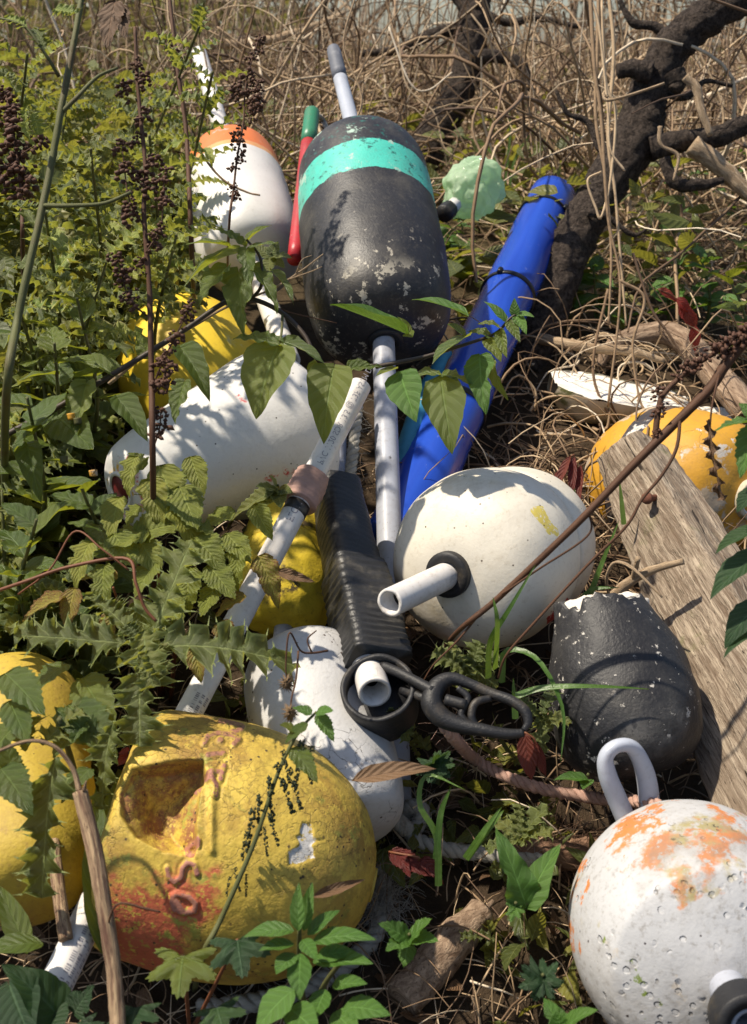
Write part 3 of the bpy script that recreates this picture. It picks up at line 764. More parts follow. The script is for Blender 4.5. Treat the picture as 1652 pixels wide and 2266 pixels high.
def left_pos(n, g):
    y = .95 + 2.0 * g.random(n); edge = np.interp(y, [.95, 1.2, 1.5, 1.8, 2.2, 3], [-.36, -.41, -.43, -.39, -.37, -.48])
    x = edge - g.random(n) ** 1.1 * np.clip(.36 * y + .06 + edge, .12, 1)
    hmax = np.interp(y, [.9, 1.2, 1.6, 2.2, 3], [.14, .22, .34, .38, .36])
    z = np.interp(y, GY, GZ) + hmax * g.random(n) * np.clip((edge - x) / .12 + .35, 0, 1)
    return np.stack([x, y, z], -1)
leaf_mass('weed_undergrowth', 'dense green weeds massed along the left of the buoys', 'fill', [('small', 0), ('ovate', 1), ('ovate', 0), ('thistle', 0), ('thistle_narrow', 1), ('nettle', 1)], 2600, left_pos, (.03, .085), 34, .6)
def leafbed_pos(n, g):
    y = .7 + .9 * g.random(n); x = (g.random(n) - .5) * 1.3
    return np.stack([x, y, np.interp(y, GY, GZ) + .012 * g.random(n)], -1)
leaf_mass('leaf_litter', 'curled brown dead leaves lying on the soil', 'deadleaf', [('small', 0), ('ovate', 1)], 260, leafbed_pos, (.02, .05), 35, 1.0)

# trees ------------------------------------------------------------------------
def tree(name, label, cat, trunk, rad, branches, mat='bark', rough=.0065, n=70, sides=26):
    t = thing(name, label, cat, trunk[0])
    tube('trunk', trunk, rad, M[mat], t, n * 2, sides + 10, rough=rough, rscale=62)
    for b in branches:
        tube(b[3] if len(b) > 3 else 'branch', b[0], b[1], M[b[2] if len(b) > 2 else mat], t, 26, 12, rough=max(b[1]) * .16, rscale=60)
    return t
def px(lst, d=None): return [W(*(p if len(p) == 3 else (*p, d))) for p in lst]
k = 2.05 / F
tree('leaning_tree', 'gnarled dark tree trunk leaning right behind the blue roll', 'tree',
     [G(1150, 830, -.03)] + px([(1180, 740, 1.99), (1222, 640, 2.0), (1275, 520, 2.04), (1340, 410, 2.08), (1405, 310, 2.1), (1432, 215, 2.1), (1478, 115, 2.1), (1560, 40, 2.1), (1660, -20, 2.1), (1780, -130, 2.15)]),
     [x * k for x in (60, 56, 50, 47, 48, 55, 45, 41, 42, 38, 34)],
     [(px([(1440, 330), (1510, 312), (1590, 300), (1690, 255)], 2.06), [27 * k, 25 * k, 24 * k, 20 * k]),
      (px([(1530, 320), (1590, 365), (1650, 425), (1700, 470)], 2.03), [22 * k, 20 * k, 15 * k, 6 * k], 'palewood'),
      (px([(1440, 160), (1395, 152), (1366, 158)], 2.06), [26 * k, 20 * k, 15 * k], 'bark', 'broken_stub'),
      (px([(1490, 160), (1500, 185), (1490, 200)], 2.03), [22 * k, 20 * k, 13 * k], 'bark', 'broken_stub'),
      (px([(1470, 350), (1485, 395), (1510, 410), (1560, 408), (1600, 398)], 2.0), [13 * k, 14 * k, 15 * k, 11 * k, 6 * k]),
      (px([(1515, 170), (1540, 195), (1550, 240), (1572, 300)], 2.0), [9 * k, 10 * k, 9 * k, 6 * k], 'palewood'),
      (px([(1375, 360), (1330, 330), (1300, 270), (1255, 250), (1230, 200)], 2.12), [14 * k, 10 * k, 8 * k, 6 * k, 3 * k]),
      (px([(1440, 240), (1470, 210), (1520, 215), (1560, 180), (1620, 190)], 2.1), [13 * k, 9 * k, 8 * k, 6 * k, 3 * k]),
      (px([(1490, 100), (1450, 60), (1400, 50), (1370, 0)], 2.15), [15 * k, 11 * k, 9 * k, 6 * k]),
      (px([(1300, 470), (1345, 480), (1400, 520), (1440, 500)], 2.0), [10 * k, 7 * k, 5 * k, 3 * k]),
      (px([(1540, 45), (1600, 20), (1700, 5)], 2.12), [30 * k, 26 * k, 24 * k]),
      (px([(1460, 280), (1462, 320), (1500, 345), (1490, 400)], 1.98), [5 * k, 4 * k, 4 * k, 3 * k], 'palewood', 'twig')])
k = 2.95 / F
tree('crooked_tree', 'crooked dark trunk standing behind the black and teal buoy', 'tree',
     [G(870, 500, -.05)] + px([(915, 385, 2.95), (955, 312, 2.95), (990, 250, 2.95), (1022, 185, 2.95), (1042, 115, 2.95), (1046, 50, 2.95), (1062, -40, 2.95), (1090, -200, 2.95)]),
     [x * k for x in (50, 44, 40, 36, 33, 32, 34, 30, 24)],
     [(px([(1050, 130), (1095, 125), (1150, 142), (1172, 190), (1205, 245)], 2.88), [17 * k, 14 * k, 13 * k, 10 * k, 4 * k]),
      (px([(1040, 60), (960, 75), (880, 110), (800, 118)], 3.0), [16 * k, 13 * k, 11 * k, 7 * k]),
      (px([(1052, 20), (1120, 50), (1190, 40), (1280, 60)], 3.1), [12 * k, 9 * k, 8 * k, 5 * k]),
      (px([(1046, 40), (1000, -20), (930, -80)], 2.95), [18 * k, 14 * k, 9 * k])])
k = 5.2 / F
tree('thin_tree', 'thin straight grey trunk standing near the top right corner', 'tree', [G(1608, 262, -.04)] + px([(1612, 200, 5.3), (1622, 110, 5.3), (1632, 0, 5.3), (1640, -120, 5.3)]),
     [x * k for x in (15, 13, 11, 10, 8)], [(px([(1620, 120), (1580, 60), (1560, 0)], 5.3), [6 * k, 4 * k, 3 * k])], n=30, sides=10)
rs = random.Random(5)
for q, (u0, lab) in enumerate(((700, 'bare spindly shrub below the sky above the white stick of the teal banded buoy'), (1230, 'bare twiggy shrub against the pale sky between the two dark trunks'), (1420, 'bare branching shrub behind the top of the leaning trunk'), (430, 'bare brown shrub at the top above the orange capped buoy'))):
    y = 8 + q * 1.3; x = (u0 - 826) / F * y
    base = Vector((x, y, gz(y) - .05)); t = thing('bare_shrub', lab, 'shrub', base, 'bare shrubs along the skyline')
    for b_ in range(9):
        a = rs.uniform(0, 6.28); sp = rs.uniform(.15, .8); h = rs.uniform(.7, 1.5)
        p = [base + Vector((0, 0, 0)), base + Vector((math.cos(a) * sp * .3, math.sin(a) * sp * .3, h * .4)), base + Vector((math.cos(a) * sp * .8, math.sin(a) * sp * .8, h * .75)), base + Vector((math.cos(a + .5) * sp * 1.2, math.sin(a + .5) * sp, h))]
        tube('branch', p, [.022, .016, .011, .004], M['bark'], t, 10, 6)
        for s_ in range(3):
            f = rs.uniform(.4, .9); m = p[1].lerp(p[3], f); e = m + Vector((rs.uniform(-.5, .5), rs.uniform(-.3, .3), rs.uniform(.05, .45)))
            tube('twig', [m, m.lerp(e, .5) + Vector((0, 0, .05)), e], [.008, .006, .002], M['bark'], t, 6, 5)

# driftwood and timber -----------------------------------------------------------
k = 2.0 / F
t = tag(tube('driftwood_limb', [G(1325, 812, .01)] + px([(1352, 768, 1.93), (1412, 742, 1.93), (1478, 738, 1.92), (1540, 778, 1.88), (1600, 850, 1.8), (1660, 915, 1.74)]), [x * k for x in (10, 17, 22, 26, 28, 30, 30)], M['driftwood'], None, 40, 16, rough=.003, rscale=40), 'smooth tan driftwood limb arching behind the split white foam', 'driftwood')
t = tag(tube('dead_stick', px([(1188, 748, 1.95), (1250, 760, 1.9), (1330, 772, 1.88), (1400, 778, 1.87), (1470, 800, 1.86)]), [x * k for x in (12, 11, 10, 11, 5)], M['palewood'], None, 30, 10, rough=.0015, rscale=80), 'pale broken stick lying between the leaning trunk and the driftwood', 'stick')
lg = thing('driftwood_log', 'short brown weathered log on the soil at the bottom', 'log', G(900, 2190, .005))
la, lb = G(1068, 2022, .022), G(885, 2215, .018)
tube('log_body', [la, la.lerp(lb, .35) + Vector((0, 0, .004)), la.lerp(lb, .7), lb], [.016, .0185, .020, .019], M['driftwood'], lg, 30, 18, rough=.003, rscale=60)
tube('stub', [la.lerp(lb, .15), la.lerp(lb, .12) + Vector((.02, .01, .02))], [.006, .002], M['driftwood'], lg, 6, 8)
fk = thing('forked_stick', 'small forked tan stick leaning on the broken black buoy', 'stick', G(1330, 1345, .1))
tube('stem', px([(1270, 1345, 1.33), (1340, 1330, 1.31), (1390, 1290, 1.29), (1440, 1262, 1.27), (1512, 1242, 1.25)]), [.006, .0065, .006, .0045, .0035], M['palewood'], fk, 24, 10, rough=.001, rscale=90)
tube('branch', px([(1402, 1282, 1.285), (1406, 1256, 1.27), (1412, 1234, 1.26)]), [.004, .0035, .003], M['palewood'], fk, 8, 8)
tube('twig', px([(1347, 1318, 1.3), (1342, 1278, 1.28), (1360, 1245, 1.26), (1400, 1258, 1.24), (1465, 1322, 1.22)]), [.002, .002, .002, .002, .001], M['palewood'], fk, 24, 6)

# square timber with a real section
P1, P2 = W(1312, 1018, 1.57), W(1390, 956, 1.505)
P1b, P2b = W(1618, 1930, 1.065), W(1905, 1750, 1.010)
axv = (P2b - P2); Lb = axv.length; az = axv.normalized()
e1 = (P1 - P2); e1 -= az * e1.dot(az); w1 = e1.length; e1.normalize(); e2 = e1.cross(az).normalized()
if e2.dot(W(1445, 972, 1.62) - P2) < 0: e2 = -e2
w1 = max(w1, .075) * 1.12; w2 = .062
bt = thing('timber_beam', 'weathered square timber beam lying aslant beside the orange yellow buoy', 'timber', P2)
nL, ns = 150, 22
Vb = []
per = [(0, 0), (1, 0), (1, 1), (0, 1)]
def beam_pt(s, f):
    """f runs round the section"""
    e = int(f) % 4; g_ = f - int(f); a, b_ = per[e], per[(e + 1) % 4]
    x = a[0] + (b_[0] - a[0]) * g_; y = a[1] + (b_[1] - a[1]) * g_
    cx, cy = x - .5, y - .5
    m = (abs(cx) ** 14 + abs(cy) ** 14) ** (1 / 14) * 2
    return P2.lerp(P2b, s) + (P1.lerp(P1b, s) - P2.lerp(P2b, s)) * (.5 + cx / max(m, .9)) + e2 * ((.5 + cy / max(m, .9)) * w2)
for i_ in range(nL + 1):
    s = i_ / nL
    for f_ in range(4 * ns):
        p = beam_pt(s, f_ / ns); c = (P2.lerp(P2b, s) + P1.lerp(P1b, s)) * .5 + e2 * w2 * .5; out = (p - c).normalized()
        g_ = nz((p.dot(e1) * 60, p.dot(e2) * 60, p.dot(az) * 4)) * .0034 + nz((p.dot(e1) * 150, p.dot(e2) * 150, p.dot(az) * 7)) * .0016 + nz(p, 22) * .0036 + nz(p, 70) * .002 + (nz(p, 60) * .004 if i_ < 2 else 0)
        Vb.append(p + out * g_ + az * (nz(p, 35) * .02 if i_ == 0 else 0))
n4 = 4 * ns; i = np.arange(nL)[:, None] * n4; j = np.arange(n4)[None]; kq = (j + 1) % n4
Qb = np.stack([i + j, i + kq, i + n4 + kq, i + n4 + j], -1).reshape(-1, 4)
Vb = np.array([list(p) for p in Vb]); cen = np.array([Vb[:n4].mean(0), Vb[-n4:].mean(0)]); Vb = np.vstack([Vb, cen]); jj = np.arange(n4)
Tb = np.vstack([np.stack([(jj + 1) % n4, jj, np.full(n4, len(Vb) - 2)], -1), np.stack([nL * n4 + jj, nL * n4 + (jj + 1) % n4, np.full(n4, len(Vb) - 1)], -1)])
bm_q = Matrix((e1, e2, az)).transposed()
Vl = (Vb - np.array(P2)) @ np.array(bm_q)
bo = obj('timber', mesh_np('timber', Vl, [Qb, Tb], M['beam']), bt); bo.rotation_mode = 'QUATERNION'; bo.rotation_quaternion = bm_q.to_quaternion()
fn = -e2  # the broad face turned to the camera
hb = P2 + az * ((W(1545, 1212, 1.47) - P2).dot(az)) + e1 * (w1 * .22)
hd = (W(1490, 1222, 1.36) - W(1530, 1215, 1.40)).normalized()
tube('bolt_shank', [hb - hd * .01, hb + hd * .022], [.0042, .0042], M['rust'], bt, 6, 12)
tube('bolt_head', [hb + hd * .022, hb + hd * .026], [.0075, .007], M['rust'], bt, 4, 12)

# ------------------------------------------------------------------ buoys
def ring(name, A, B, r_out, r_in, mat, parent, sides=32):
    """a collar or washer: short open pipe"""
    return geo_obj(name, pipe_geo(A, B, r_out, r_in, sides, 2), M[mat], parent)
def on_ax(A, B, t): return Vector(A).lerp(Vector(B), t)

# white buoy with an orange cap
A, B = W(560, 592, 1.92), W(508, 345, 2.15)
t = thing('buoy', 'white bullet buoy with an orange cap in the weeds at the upper left', 'buoy', A)
L1 = (B - A).length
b1 = lathe('body', A, B, [(0, .02), (.02, .062), (.07, .083), (.2, .091), (.58, .090), (.84, .085), (.935, .077), (.985, .052), (1, .017)], M['b_whiteorange'], t)
axd = (B - A).normalized()
geo_obj('stick', pipe_geo(W(440, 118, 2.42), B - axd * .02, .0165, .012), M['pvc'], t)
geo_obj('spindle', pipe_geo(A + axd * .02, W(640, 800, 1.66), .0165, .012), M['pvc'], t)

# black buoy with a teal band
A, B = W(852, 756, 1.64), W(795, 338, 1.90)
axd = (B - A).normalized()
t = thing('buoy', 'large black buoy with a teal band and a grey tipped stick', 'buoy', A)
lathe('body', A, B, [(0, .022), (.018, .066), (.06, .092), (.14, .105), (.3, .110), (.6, .109), (.8, .106), (.905, .099), (.972, .075), (1, .022)], M['b_black'], t, 60, 80)
ring('collar', B - axd * .012, B + axd * .026, .019, .013, 'rubber', t)
tip = W(737, 108, 2.12); mid = W(752, 172, 2.08)
geo_obj('stick', join_geo([tube_geo([B - axd * .01, W(772, 250, 2.0), mid], [.0142, .0136, .0130], 16, 20), ]), M['hose'], t)
tube('tape_tip', [mid + (mid - tip) * .03, tip + (mid - tip) * .2, tip], [.0138, .0134, .0115], M['greytape'], t, 8, 20)
pe = G(879, 1810, .017)
geo_obj('spindle', pipe_geo(pe, A + axd * .03, .0160, .0125, 28, 20), M['pvcgrey'], t)
ring('spindle_washer', A - axd * .004, A + axd * .012, .026, .016, 'rubber', t)

# red and green stick
A, B = W(652, 575, 1.80), W(690, 250, 2.06)
t = thing('painted_stick', 'thin stick painted red with a green end between the two upright buoys', 'stick', A)
mm = on_ax(A, B, .77)
tube('red_length', [A, mm], [.0125, .0135], M['redp'], t, 12, 20, rough=.0005)
tube('green_end', [mm, on_ax(A, B, .985), B], [.0142, .0142, .0125], M['green'], t, 8, 20)
tube('cord', [B - Vector((0, 0, .004)), W(712, 262, 2.2), W(722, 285, 2.19), W(738, 300, 2.2)], [.006, .005, .005, .003], M['rope_grey'], t, 14, 7, rough=.002, rscale=120)

# crumpled green bottle
nk, be = W(988, 468, 2.0), W(1072, 392, 2.10)
t = thing('plastic_bottle', 'crumpled green plastic bottle with a black cap beside the black buoy', 'bottle', nk)
def crush(Wp, Wn, zz, th):
    return np.array([-.022 * abs(nz(p, 21)) + .006 * nz(p, 55) - .006 * abs(nz(p, 70)) for p in Wp]), np.zeros((len(Wp), 3))
lathe('bottle_body', on_ax(nk, be, .18), be, [(0, .014), (.1, .030), (.25, .050), (.6, .054), (.9, .050), (.98, .036), (1, .01)], M['bottle'], t, 60, 72, .004, 18, crush)
geo_obj('neck', pipe_geo(on_ax(nk, be, .02), on_ax(nk, be, .22), .012, .010), M['pvc'], t)
dd = (be - nk).normalized()
tube('cap', [nk - dd * .012, nk + dd * .012], [.0155, .0155], M['blackplastic'], t, 5, 24, rip=lambda s, th: .0006 * np.sign(np.sin(th * 12)) + 0 * s)

# blue vinyl roll with cable ties
A, B = W(872, 1205, 1.48), W(1222, 438, 2.16)
t = thing('vinyl_roll', 'bright blue vinyl roll bound with black cable ties leaning on the tree', 'roll', A)
ra = .0435
def rollrip(s, th): return .0006 * np.cos(2 * th + 1) + .0009 * np.exp(-((np.mod(th - 2.2 + 1.2 * s, 2 * np.pi) - .4) / .12) ** 2) + .0008 * np.sin(34 * s + 3 * np.cos(th))
V_, F_, U_ = tube_geo([A, B], [ra, ra * 1.03], 60, 56, rip=rollrip)
q = axis_rot(A, B); Vl = (V_ - np.array(A)) @ np.array(q.to_matrix())
o = obj('sheet', mesh_np('sheet', Vl, F_, M['vinyl'], uv=U_), t); o.rotation_mode = 'QUATERNION'; o.rotation_quaternion = q
ax = (B - A).normalized()
for tt in (.30, .635, .915):
    c = on_ax(A, B, tt)
    tie = geo_obj('cable_tie', pipe_geo(c - ax * .0042, c + ax * .0042, ra * 1.03 + .0028, ra * .9, 48, 1), M['tie'], t)
    n_ = (Vector((0, 0, CZ)) - c); n_ -= ax * n_.dot(ax); n_.normalize(); s_ = n_.cross(ax)
    hp = c + (n_ * .8 + s_ * .6 * (1 if tt < .9 else -1)).normalized() * (ra * 1.03 + .003)
    tube('tie_head', [hp - ax * .005, hp + ax * .006], [.005, .005], M['tie'], t, 4, 8)
# the paler sheet under it
t = tag(tube('tarp_strip', px([(842, 1230, 1.50), (870, 1110, 1.53), (905, 985, 1.60), (940, 880, 1.66), (985, 780, 1.72)]), [.017, .016, .015, .014, .010], M['tarp'], None, 30, 14, rough=.005, rscale=35), 'rolled strip of pale blue tarpaulin under the bright blue roll', 'tarpaulin')

# round yellow buoy behind the white and red one
c0, c1 = W(455, 900, 1.74), W(385, 735, 1.86)
t = thing('buoy', 'bright yellow rounded buoy behind the white and red buoy', 'buoy', c0)
lathe('body', c0, c1, [(-.35, .015), (-.3, .05), (-.12, .095), (.2, .115), (.55, .113), (.85, .095), (1.08, .055), (1.14, .018)], M['b_yellowmid'], t)
tube('grommet', [on_ax(c0, c1, 1.12), on_ax(c0, c1, 1.2)], [.02, .018], M['b_yellowleft'], t, 4, 20)

# white buoy with red and yellow wear
A, B = W(268, 1085, 1.36), W(662, 938, 1.535)
t = thing('buoy', 'big white bullet buoy lying sideways with red and yellow paint worn off', 'buoy', A)
def wear(Wp, Wn):
    return {'red': np.clip(.43 * blob_mask(Wp, Wn, [[(430, 905), (540, 850), (550, 890), (530, 915), (505, 880)], [(560, 1045), (650, 1000), (665, 1060), (600, 1090)]], 14, 14) + .44 * blob_mask(Wp, Wn, [[(200, 1020), (300, 990), (330, 1060), (400, 1110), (380, 1180), (220, 1180)]], 16, 20), 0, 1),
            'yel': .52 * blob_mask(Wp, Wn, [[(230, 1030), (290, 1010), (310, 1060), (350, 1090), (345, 1150), (290, 1140), (250, 1080)]], 8, 26)}
lathe('body', A, B, [(0, .022), (.02, .046), (.10, .060), (.30, .074), (.55, .093), (.78, .109), (.90, .107), (.965, .085), (1, .03)], M['b_whitered'], t, 110, 130, .0025, 9, None, wear)
a_ = (B - A).normalized()
ring('end_hole', A - a_ * .003, A + a_ * .02, .024, .019, 'b_whitered', t)
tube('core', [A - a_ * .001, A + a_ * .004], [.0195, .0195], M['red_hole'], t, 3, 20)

# stained yellow lump
A, B = W(628, 1395, 1.33), W(652, 1105, 1.47)
t = thing('buoy', 'lumpy yellow buoy with dark stains squeezed behind the long white pipe', 'buoy', A)
lathe('body', A, B, [(0, .02), (.04, .042), (.2, .058), (.5, .062), (.52, .055), (.55, .062), (.8, .056), (.95, .035), (1, .012)], M['b_yellowlump'], t, 60, 60, .009, 16)
tube('spindle', [A + (A - B).normalized() * -.01, A + (A - B).normalized() * .03], [.012, .012], M['pvcgrey'], t, 4, 16)

# cracked white buoy under the taped float
A, B = W(768, 1850, 1.11), W(660, 1425, 1.26)
t = thing('buoy', 'cracked white buoy lying under the black taped float', 'buoy', A)
lathe('body', A, B, [(0, .02), (.02, .045), (.07, .061), (.25, .068), (.62, .070), (.84, .066), (.95, .047), (1, .015)], M['b_whitebot'], t, 60, 72)
ring('hole_rim', B, B + (B - A).normalized() * .006, .018, .012, 'b_whitebot', t)

# cream buoy with stub pipe
hub = W(994, 1270, 1.235)
dirv = (W(1192, 1186, 1.445) - hub); Lc = .262; dirv.normalize()
B = hub + dirv * Lc
t = thing('buoy', 'large cream buoy with a hollow white pipe stub facing the camera', 'buoy', hub)
def creamwear(Wp, Wn):
    return {'red': blob_mask(Wp, Wn, [[(1205, 1375), (1250, 1320), (1262, 1330), (1225, 1390)]], 5, 8),
            'yel': .9 * blob_mask(Wp, Wn, [[(1165, 1115), (1200, 1120), (1235, 1180), (1215, 1190)]], 8, 10)}
lathe('body', hub, B, [(0, .018), (.015, .045), (.07, .076), (.17, .095), (.32, .1035), (.46, .1020), (.505, .0995), (.518, .0905), (.545, .0895), (.558, .0975), (.70, .0965), (.82, .088), (.92, .068), (.98, .04), (1, .012)], M['b_cream'], t, 96, 110, .002, 9, None, creamwear)
ring('washer', hub - dirv * .008, hub + dirv * .012, .0255, .0145, 'rubber', t)
geo_obj('pipe_stub', pipe_geo(W(862, 1334, 1.150), hub + dirv * .02, .0150, .0112, 32, 14, ragged=.0015), M['pvc'], t)

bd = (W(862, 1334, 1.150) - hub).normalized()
tube('bore_shade', [W(862, 1334, 1.150) - bd * .022, W(862, 1334, 1.150) - bd * .026], [.0113, .0113], M['rubber'], t, 3, 24)  # black disc added inside the stub, standing in for the shade of the hollow

# broken black buoy
A, B = W(1424, 1722, 1.150), W(1322, 1340, 1.205)
t = thing('buoy', 'broken black buoy with a torn open rim beside the timber beam', 'buoy', A)
def torn(Wp, Wn): 
    ax_ = np.array((B - A).normalized()); s = (Wp - np.array(A)) @ ax_ / (B - A).length
    return {'rim': np.clip((s - .95) * 9, 0, 1)}
co = lathe('shell', A, B, [(0, .015), (.02, .038), (.09, .060), (.22, .073), (.42, .0775), (.65, .0705), (.85, .057), (.94, .0500), (1.0, .0465)], M['b_can'], t, 70, 90, .0035, 12, None, torn, True)
me = co.data; Lz = (B - A).length
for v_ in me.vertices:                       # the torn edge and the broken foam inside it
    z_ = v_.co.z / Lz
    if z_ > .9:
        an = math.atan2(v_.co.y, v_.co.x)
        v_.co.z += (z_ - .9) * 10 * (.016 * nz((math.cos(an) * 1.6, math.sin(an) * 1.6, 4)) + .006 * nz((math.cos(an) * 7, math.sin(an) * 7, 1)))
a_ = (B - A).normalized()
lathe('foam_core', A + a_ * Lz * .86, B + a_ * .004, [(0, .050), (.5, .046), (.85, .040), (.95, .03), (1, .008)], M['foam_in'], t, 30, 50, .009, 40)

# orange yellow buoy with black band
A, B = W(1366, 1052, 1.76), W(1656, 1105, 1.56)
t = thing('buoy', 'orange yellow buoy with a black band and peeling patches behind the beam', 'buoy', A)
a_ = (B - A).normalized()
lathe('body', A, B, [(q_[0], q_[1] * 1.03) for q_ in [(-.05, .02), (-.03, .05), (.06, .083), (.22, .104), (.36, .110), (.55, .111), (.75, .104), (.9, .084), (.97, .055), (1, .02)]], M['b_orange'], t, 70, 80, .004, 12)
ring('hub', B - a_ * .02, B + a_ * .008, .0285, .022, 'b_slabskin', t)
geo_obj('pipe_liner', pipe_geo(B + a_ * .004, B - a_ * .05, .0215, .017), M['pvc'], t)

# split half of a white foam buoy
A, B = W(1226, 838, 1.82), W(1660, 918, 1.86)
t = thing('foam_half', 'split half of a white foam buoy lying by the driftwood limb', 'foam piece', A)
a_ = (B - A).normalized(); upf = (Vector((0, 0, 1)) + Vector((-.12, -.10, 0))); upf = (upf - a_ * upf.dot(a_)).normalized(); sd_ = a_.cross(upf)
LL = (B - A).length; rows, cs = 50, 22; Vs, Vt = [], []
for i_ in range(rows):
    s = i_ / (rows - 1); rr = .068 * (min(1, s * 5 + .25) ** .5) * (1 - .35 * s)
    for j_ in range(cs + 1):
        an = math.pi * j_ / cs; p = A + a_ * (LL * s) + sd_ * (math.cos(an) * rr) - upf * (math.sin(an) * rr * .95)
        Vs.append(p + Vector((nz(p, 30), nz(p + Vector((5, 0, 0)), 30), nz(p, 26))) * .003)
    for j_ in range(cs + 1):
        f = -1 + 2 * j_ / cs; p = A + a_ * (LL * s) - sd_ * (f * rr * .999)
        Vt.append(p + upf * (.004 * nz(p, 30) + .003 * nz(p, 80) + .010 * (1 - f * f) * (.3 + nz(p, 8)) - .001))
ii = np.arange(rows - 1)[:, None] * (cs + 1); jj = np.arange(cs)[None]
Qh = np.stack([ii + jj, ii + jj + 1, ii + cs + 2 + jj, ii + cs + 1 + jj], -1).reshape(-1, 4)
obj('skin', mesh_np('skin', np.array([list(p - A) for p in Vs]), Qh, M['b_slabskin']), t)
obj('broken_face', mesh_np('broken_face', np.array([list(p - A) for p in Vt]), Qh, M['b_slab']), t)

# chipped white buoy in the near right corner
A, B = W(1612, 2188, .885), W(1478, 1955, 1.10)
t = thing('buoy', 'chipped white buoy with orange paint flecks in the lower right corner', 'buoy', A)
a_ = (B - A).normalized()
lathe('body', A, B, [(0, .016), (.012, .030), (.05, .058), (.095, .082), (.125, .0885), (.28, .102), (.50, .1075), (.70, .102), (.86, .082), (.95, .055), (1, .02)], M['b_br'], t, 110, 140, .002, 10, None, lambda Wp, Wn: {'org': .50 * blob_mask(Wp, Wn, [[(1320, 1880), (1400, 1810), (1520, 1780), (1660, 1785), (1660, 1960), (1560, 2030), (1470, 2020), (1440, 1960), (1380, 1920)], [(1300, 2010), (1330, 2000), (1340, 2060), (1310, 2080)]], 40, 30)})
geo_obj('pipe', pipe_geo(A - a_ * .06, A + a_ * .03, .0150, .0115, 32), M['pvcgrey'], t)
ring('end_plug', A - a_ * .062, A - a_ * .036, .026, .0155, 'rubber', t)

# yellow buoy at the left edge
A, B = W(72, 1990, 1.02), W(20, 1500, 1.27)
t = thing('buoy', 'yellow two lobed buoy half hidden by leaves at the left edge', 'buoy', A)
lathe('body', A, B, [(0, .02), (.03, .046), (.12, .062), (.28, .068), (.42, .069), (.47, .066), (.52, .070), (.68, .077), (.84, .070), (.95, .045), (1, .014)], M['b_yellowleft'], t, 70, 72, .003, 10)
tube('grommet', [B, B + (B - A).normalized() * .012], [.015, .013], M['b_yellowleft'], t, 4, 16)

# the yellow buoy in front, with its hand hold and raised lettering
A, B = W(258, 1818, 1.075), W(822, 1958, 1.075)
Af, Bf = A.copy(), B.copy()
t = thing('buoy', 'weathered yellow and red buoy with a hollow hand hold and raised letters', 'buoy', A)
CAV = [(262, 1755), (292, 1700), (370, 1684), (452, 1680), (458, 1716), (440, 1760), (432, 1820), (438, 1872), (428, 1896), (360, 1884), (300, 1852), (266, 1805)]
PATCH = [(668, 1820), (688, 1822), (694, 1850), (716, 1858), (690, 1872), (700, 1900), (676, 1906), (640, 1912), (640, 1886), (660, 1868), (652, 1850), (664, 1846)]
GLYPHS = [[(370, 1921), (373, 1940), (387, 1952), (400, 1942), (404, 1921), (414, 1910), (430, 1913), (436, 1934)],
          [(381, 1983), (392, 1978), (419, 1986), (433, 1999), (430, 2016), (408, 2020), (387, 2013), (381, 1997), (381, 1983)], [(389, 1993), (403, 2013)],
          [(487, 1597), (517, 1603), (536, 1609), (531, 1617), (514, 1620)], [(452, 1644), (460, 1630), (482, 1624), (512, 1628), (528, 1636), (517, 1647)], [(486, 1638), (489, 1639)],
          [(460, 1671), (493, 1668)], [(495, 1695), (487, 1725)], [(452, 1714), (485, 1709)], [(430, 1731), (468, 1723), (479, 1739), (476, 1761)], [(411, 1869), (408, 1856), (425, 1849), (438, 1858), (436, 1872), (419, 1877), (411, 1869)]]
def stroke_dist(u, v):
    """distance to the moulded letter strokes"""
    p = np.stack([u, v], -1); d = np.full(len(p), 1e9)
    for gl in GLYPHS:
        for a, b in zip(gl, gl[1:]):
            a = np.array(a, float); e = np.array(b, float) - a; w = p - a
            t_ = np.clip((w @ e) / (e @ e), 0, 1)[:, None]; d = np.minimum(d, np.linalg.norm(w - e * t_, axis=1))
    return d
def hold(Wp, Wn, zz, th):
    u, v, _ = proj(Wp); f = facing(Wp, Wn)
    nn = np.array([nz(p, 70) + .5 * nz(p, 150) for p in Wp])
    d = poly_sdf(u, v, CAV) + nn * 4
    depth = (smooth01((-d + 3) / 13) * .024 + smooth01((-d) / 70) * .022) * (.35 + .65 * smooth01((u - 262) / 90)) * f
    c = np.argmin((u - 385) ** 2 + (v - 1770) ** 2 + 1e6 * ~f); inward = -Wn[c]
    dp = poly_sdf(u, v, PATCH) + nn * 7
    sc = smooth01((-dp + 2) / 4) * .0016
    lip = np.exp(-((u - 468) / 9) ** 2) * smooth01((v - 1690) / 20) * smooth01((1900 - v) / 20) * .0035
    ds = stroke_dist(u, v) + nn * 1.0
    raise_ = smooth01((8.5 - ds) / 5) * .0016 - np.exp(-((ds - 11) / 3) ** 2) * .0008
    return f * (-sc + lip + raise_ + nn * .0004), inward[None] * depth[:, None]
def frontwear(Wp, Wn):
    u, v, _ = proj(Wp)
    return {'red': np.clip(blob_mask(Wp, Wn, [[(215, 1960), (330, 1950), (400, 1920), (480, 1930), (490, 2010), (430, 2080), (400, 2180), (215, 2180)]], 90, 30) * .85, 0, .95),
            'cav': .50 * blob_mask(Wp, Wn, [CAV], 5, 3), 'white': blob_mask(Wp, Wn, [PATCH], 1.5, 7, 70), 'ltr': .75 * smooth01((9 - stroke_dist(u, v)) / 5) * facing(Wp, Wn)}
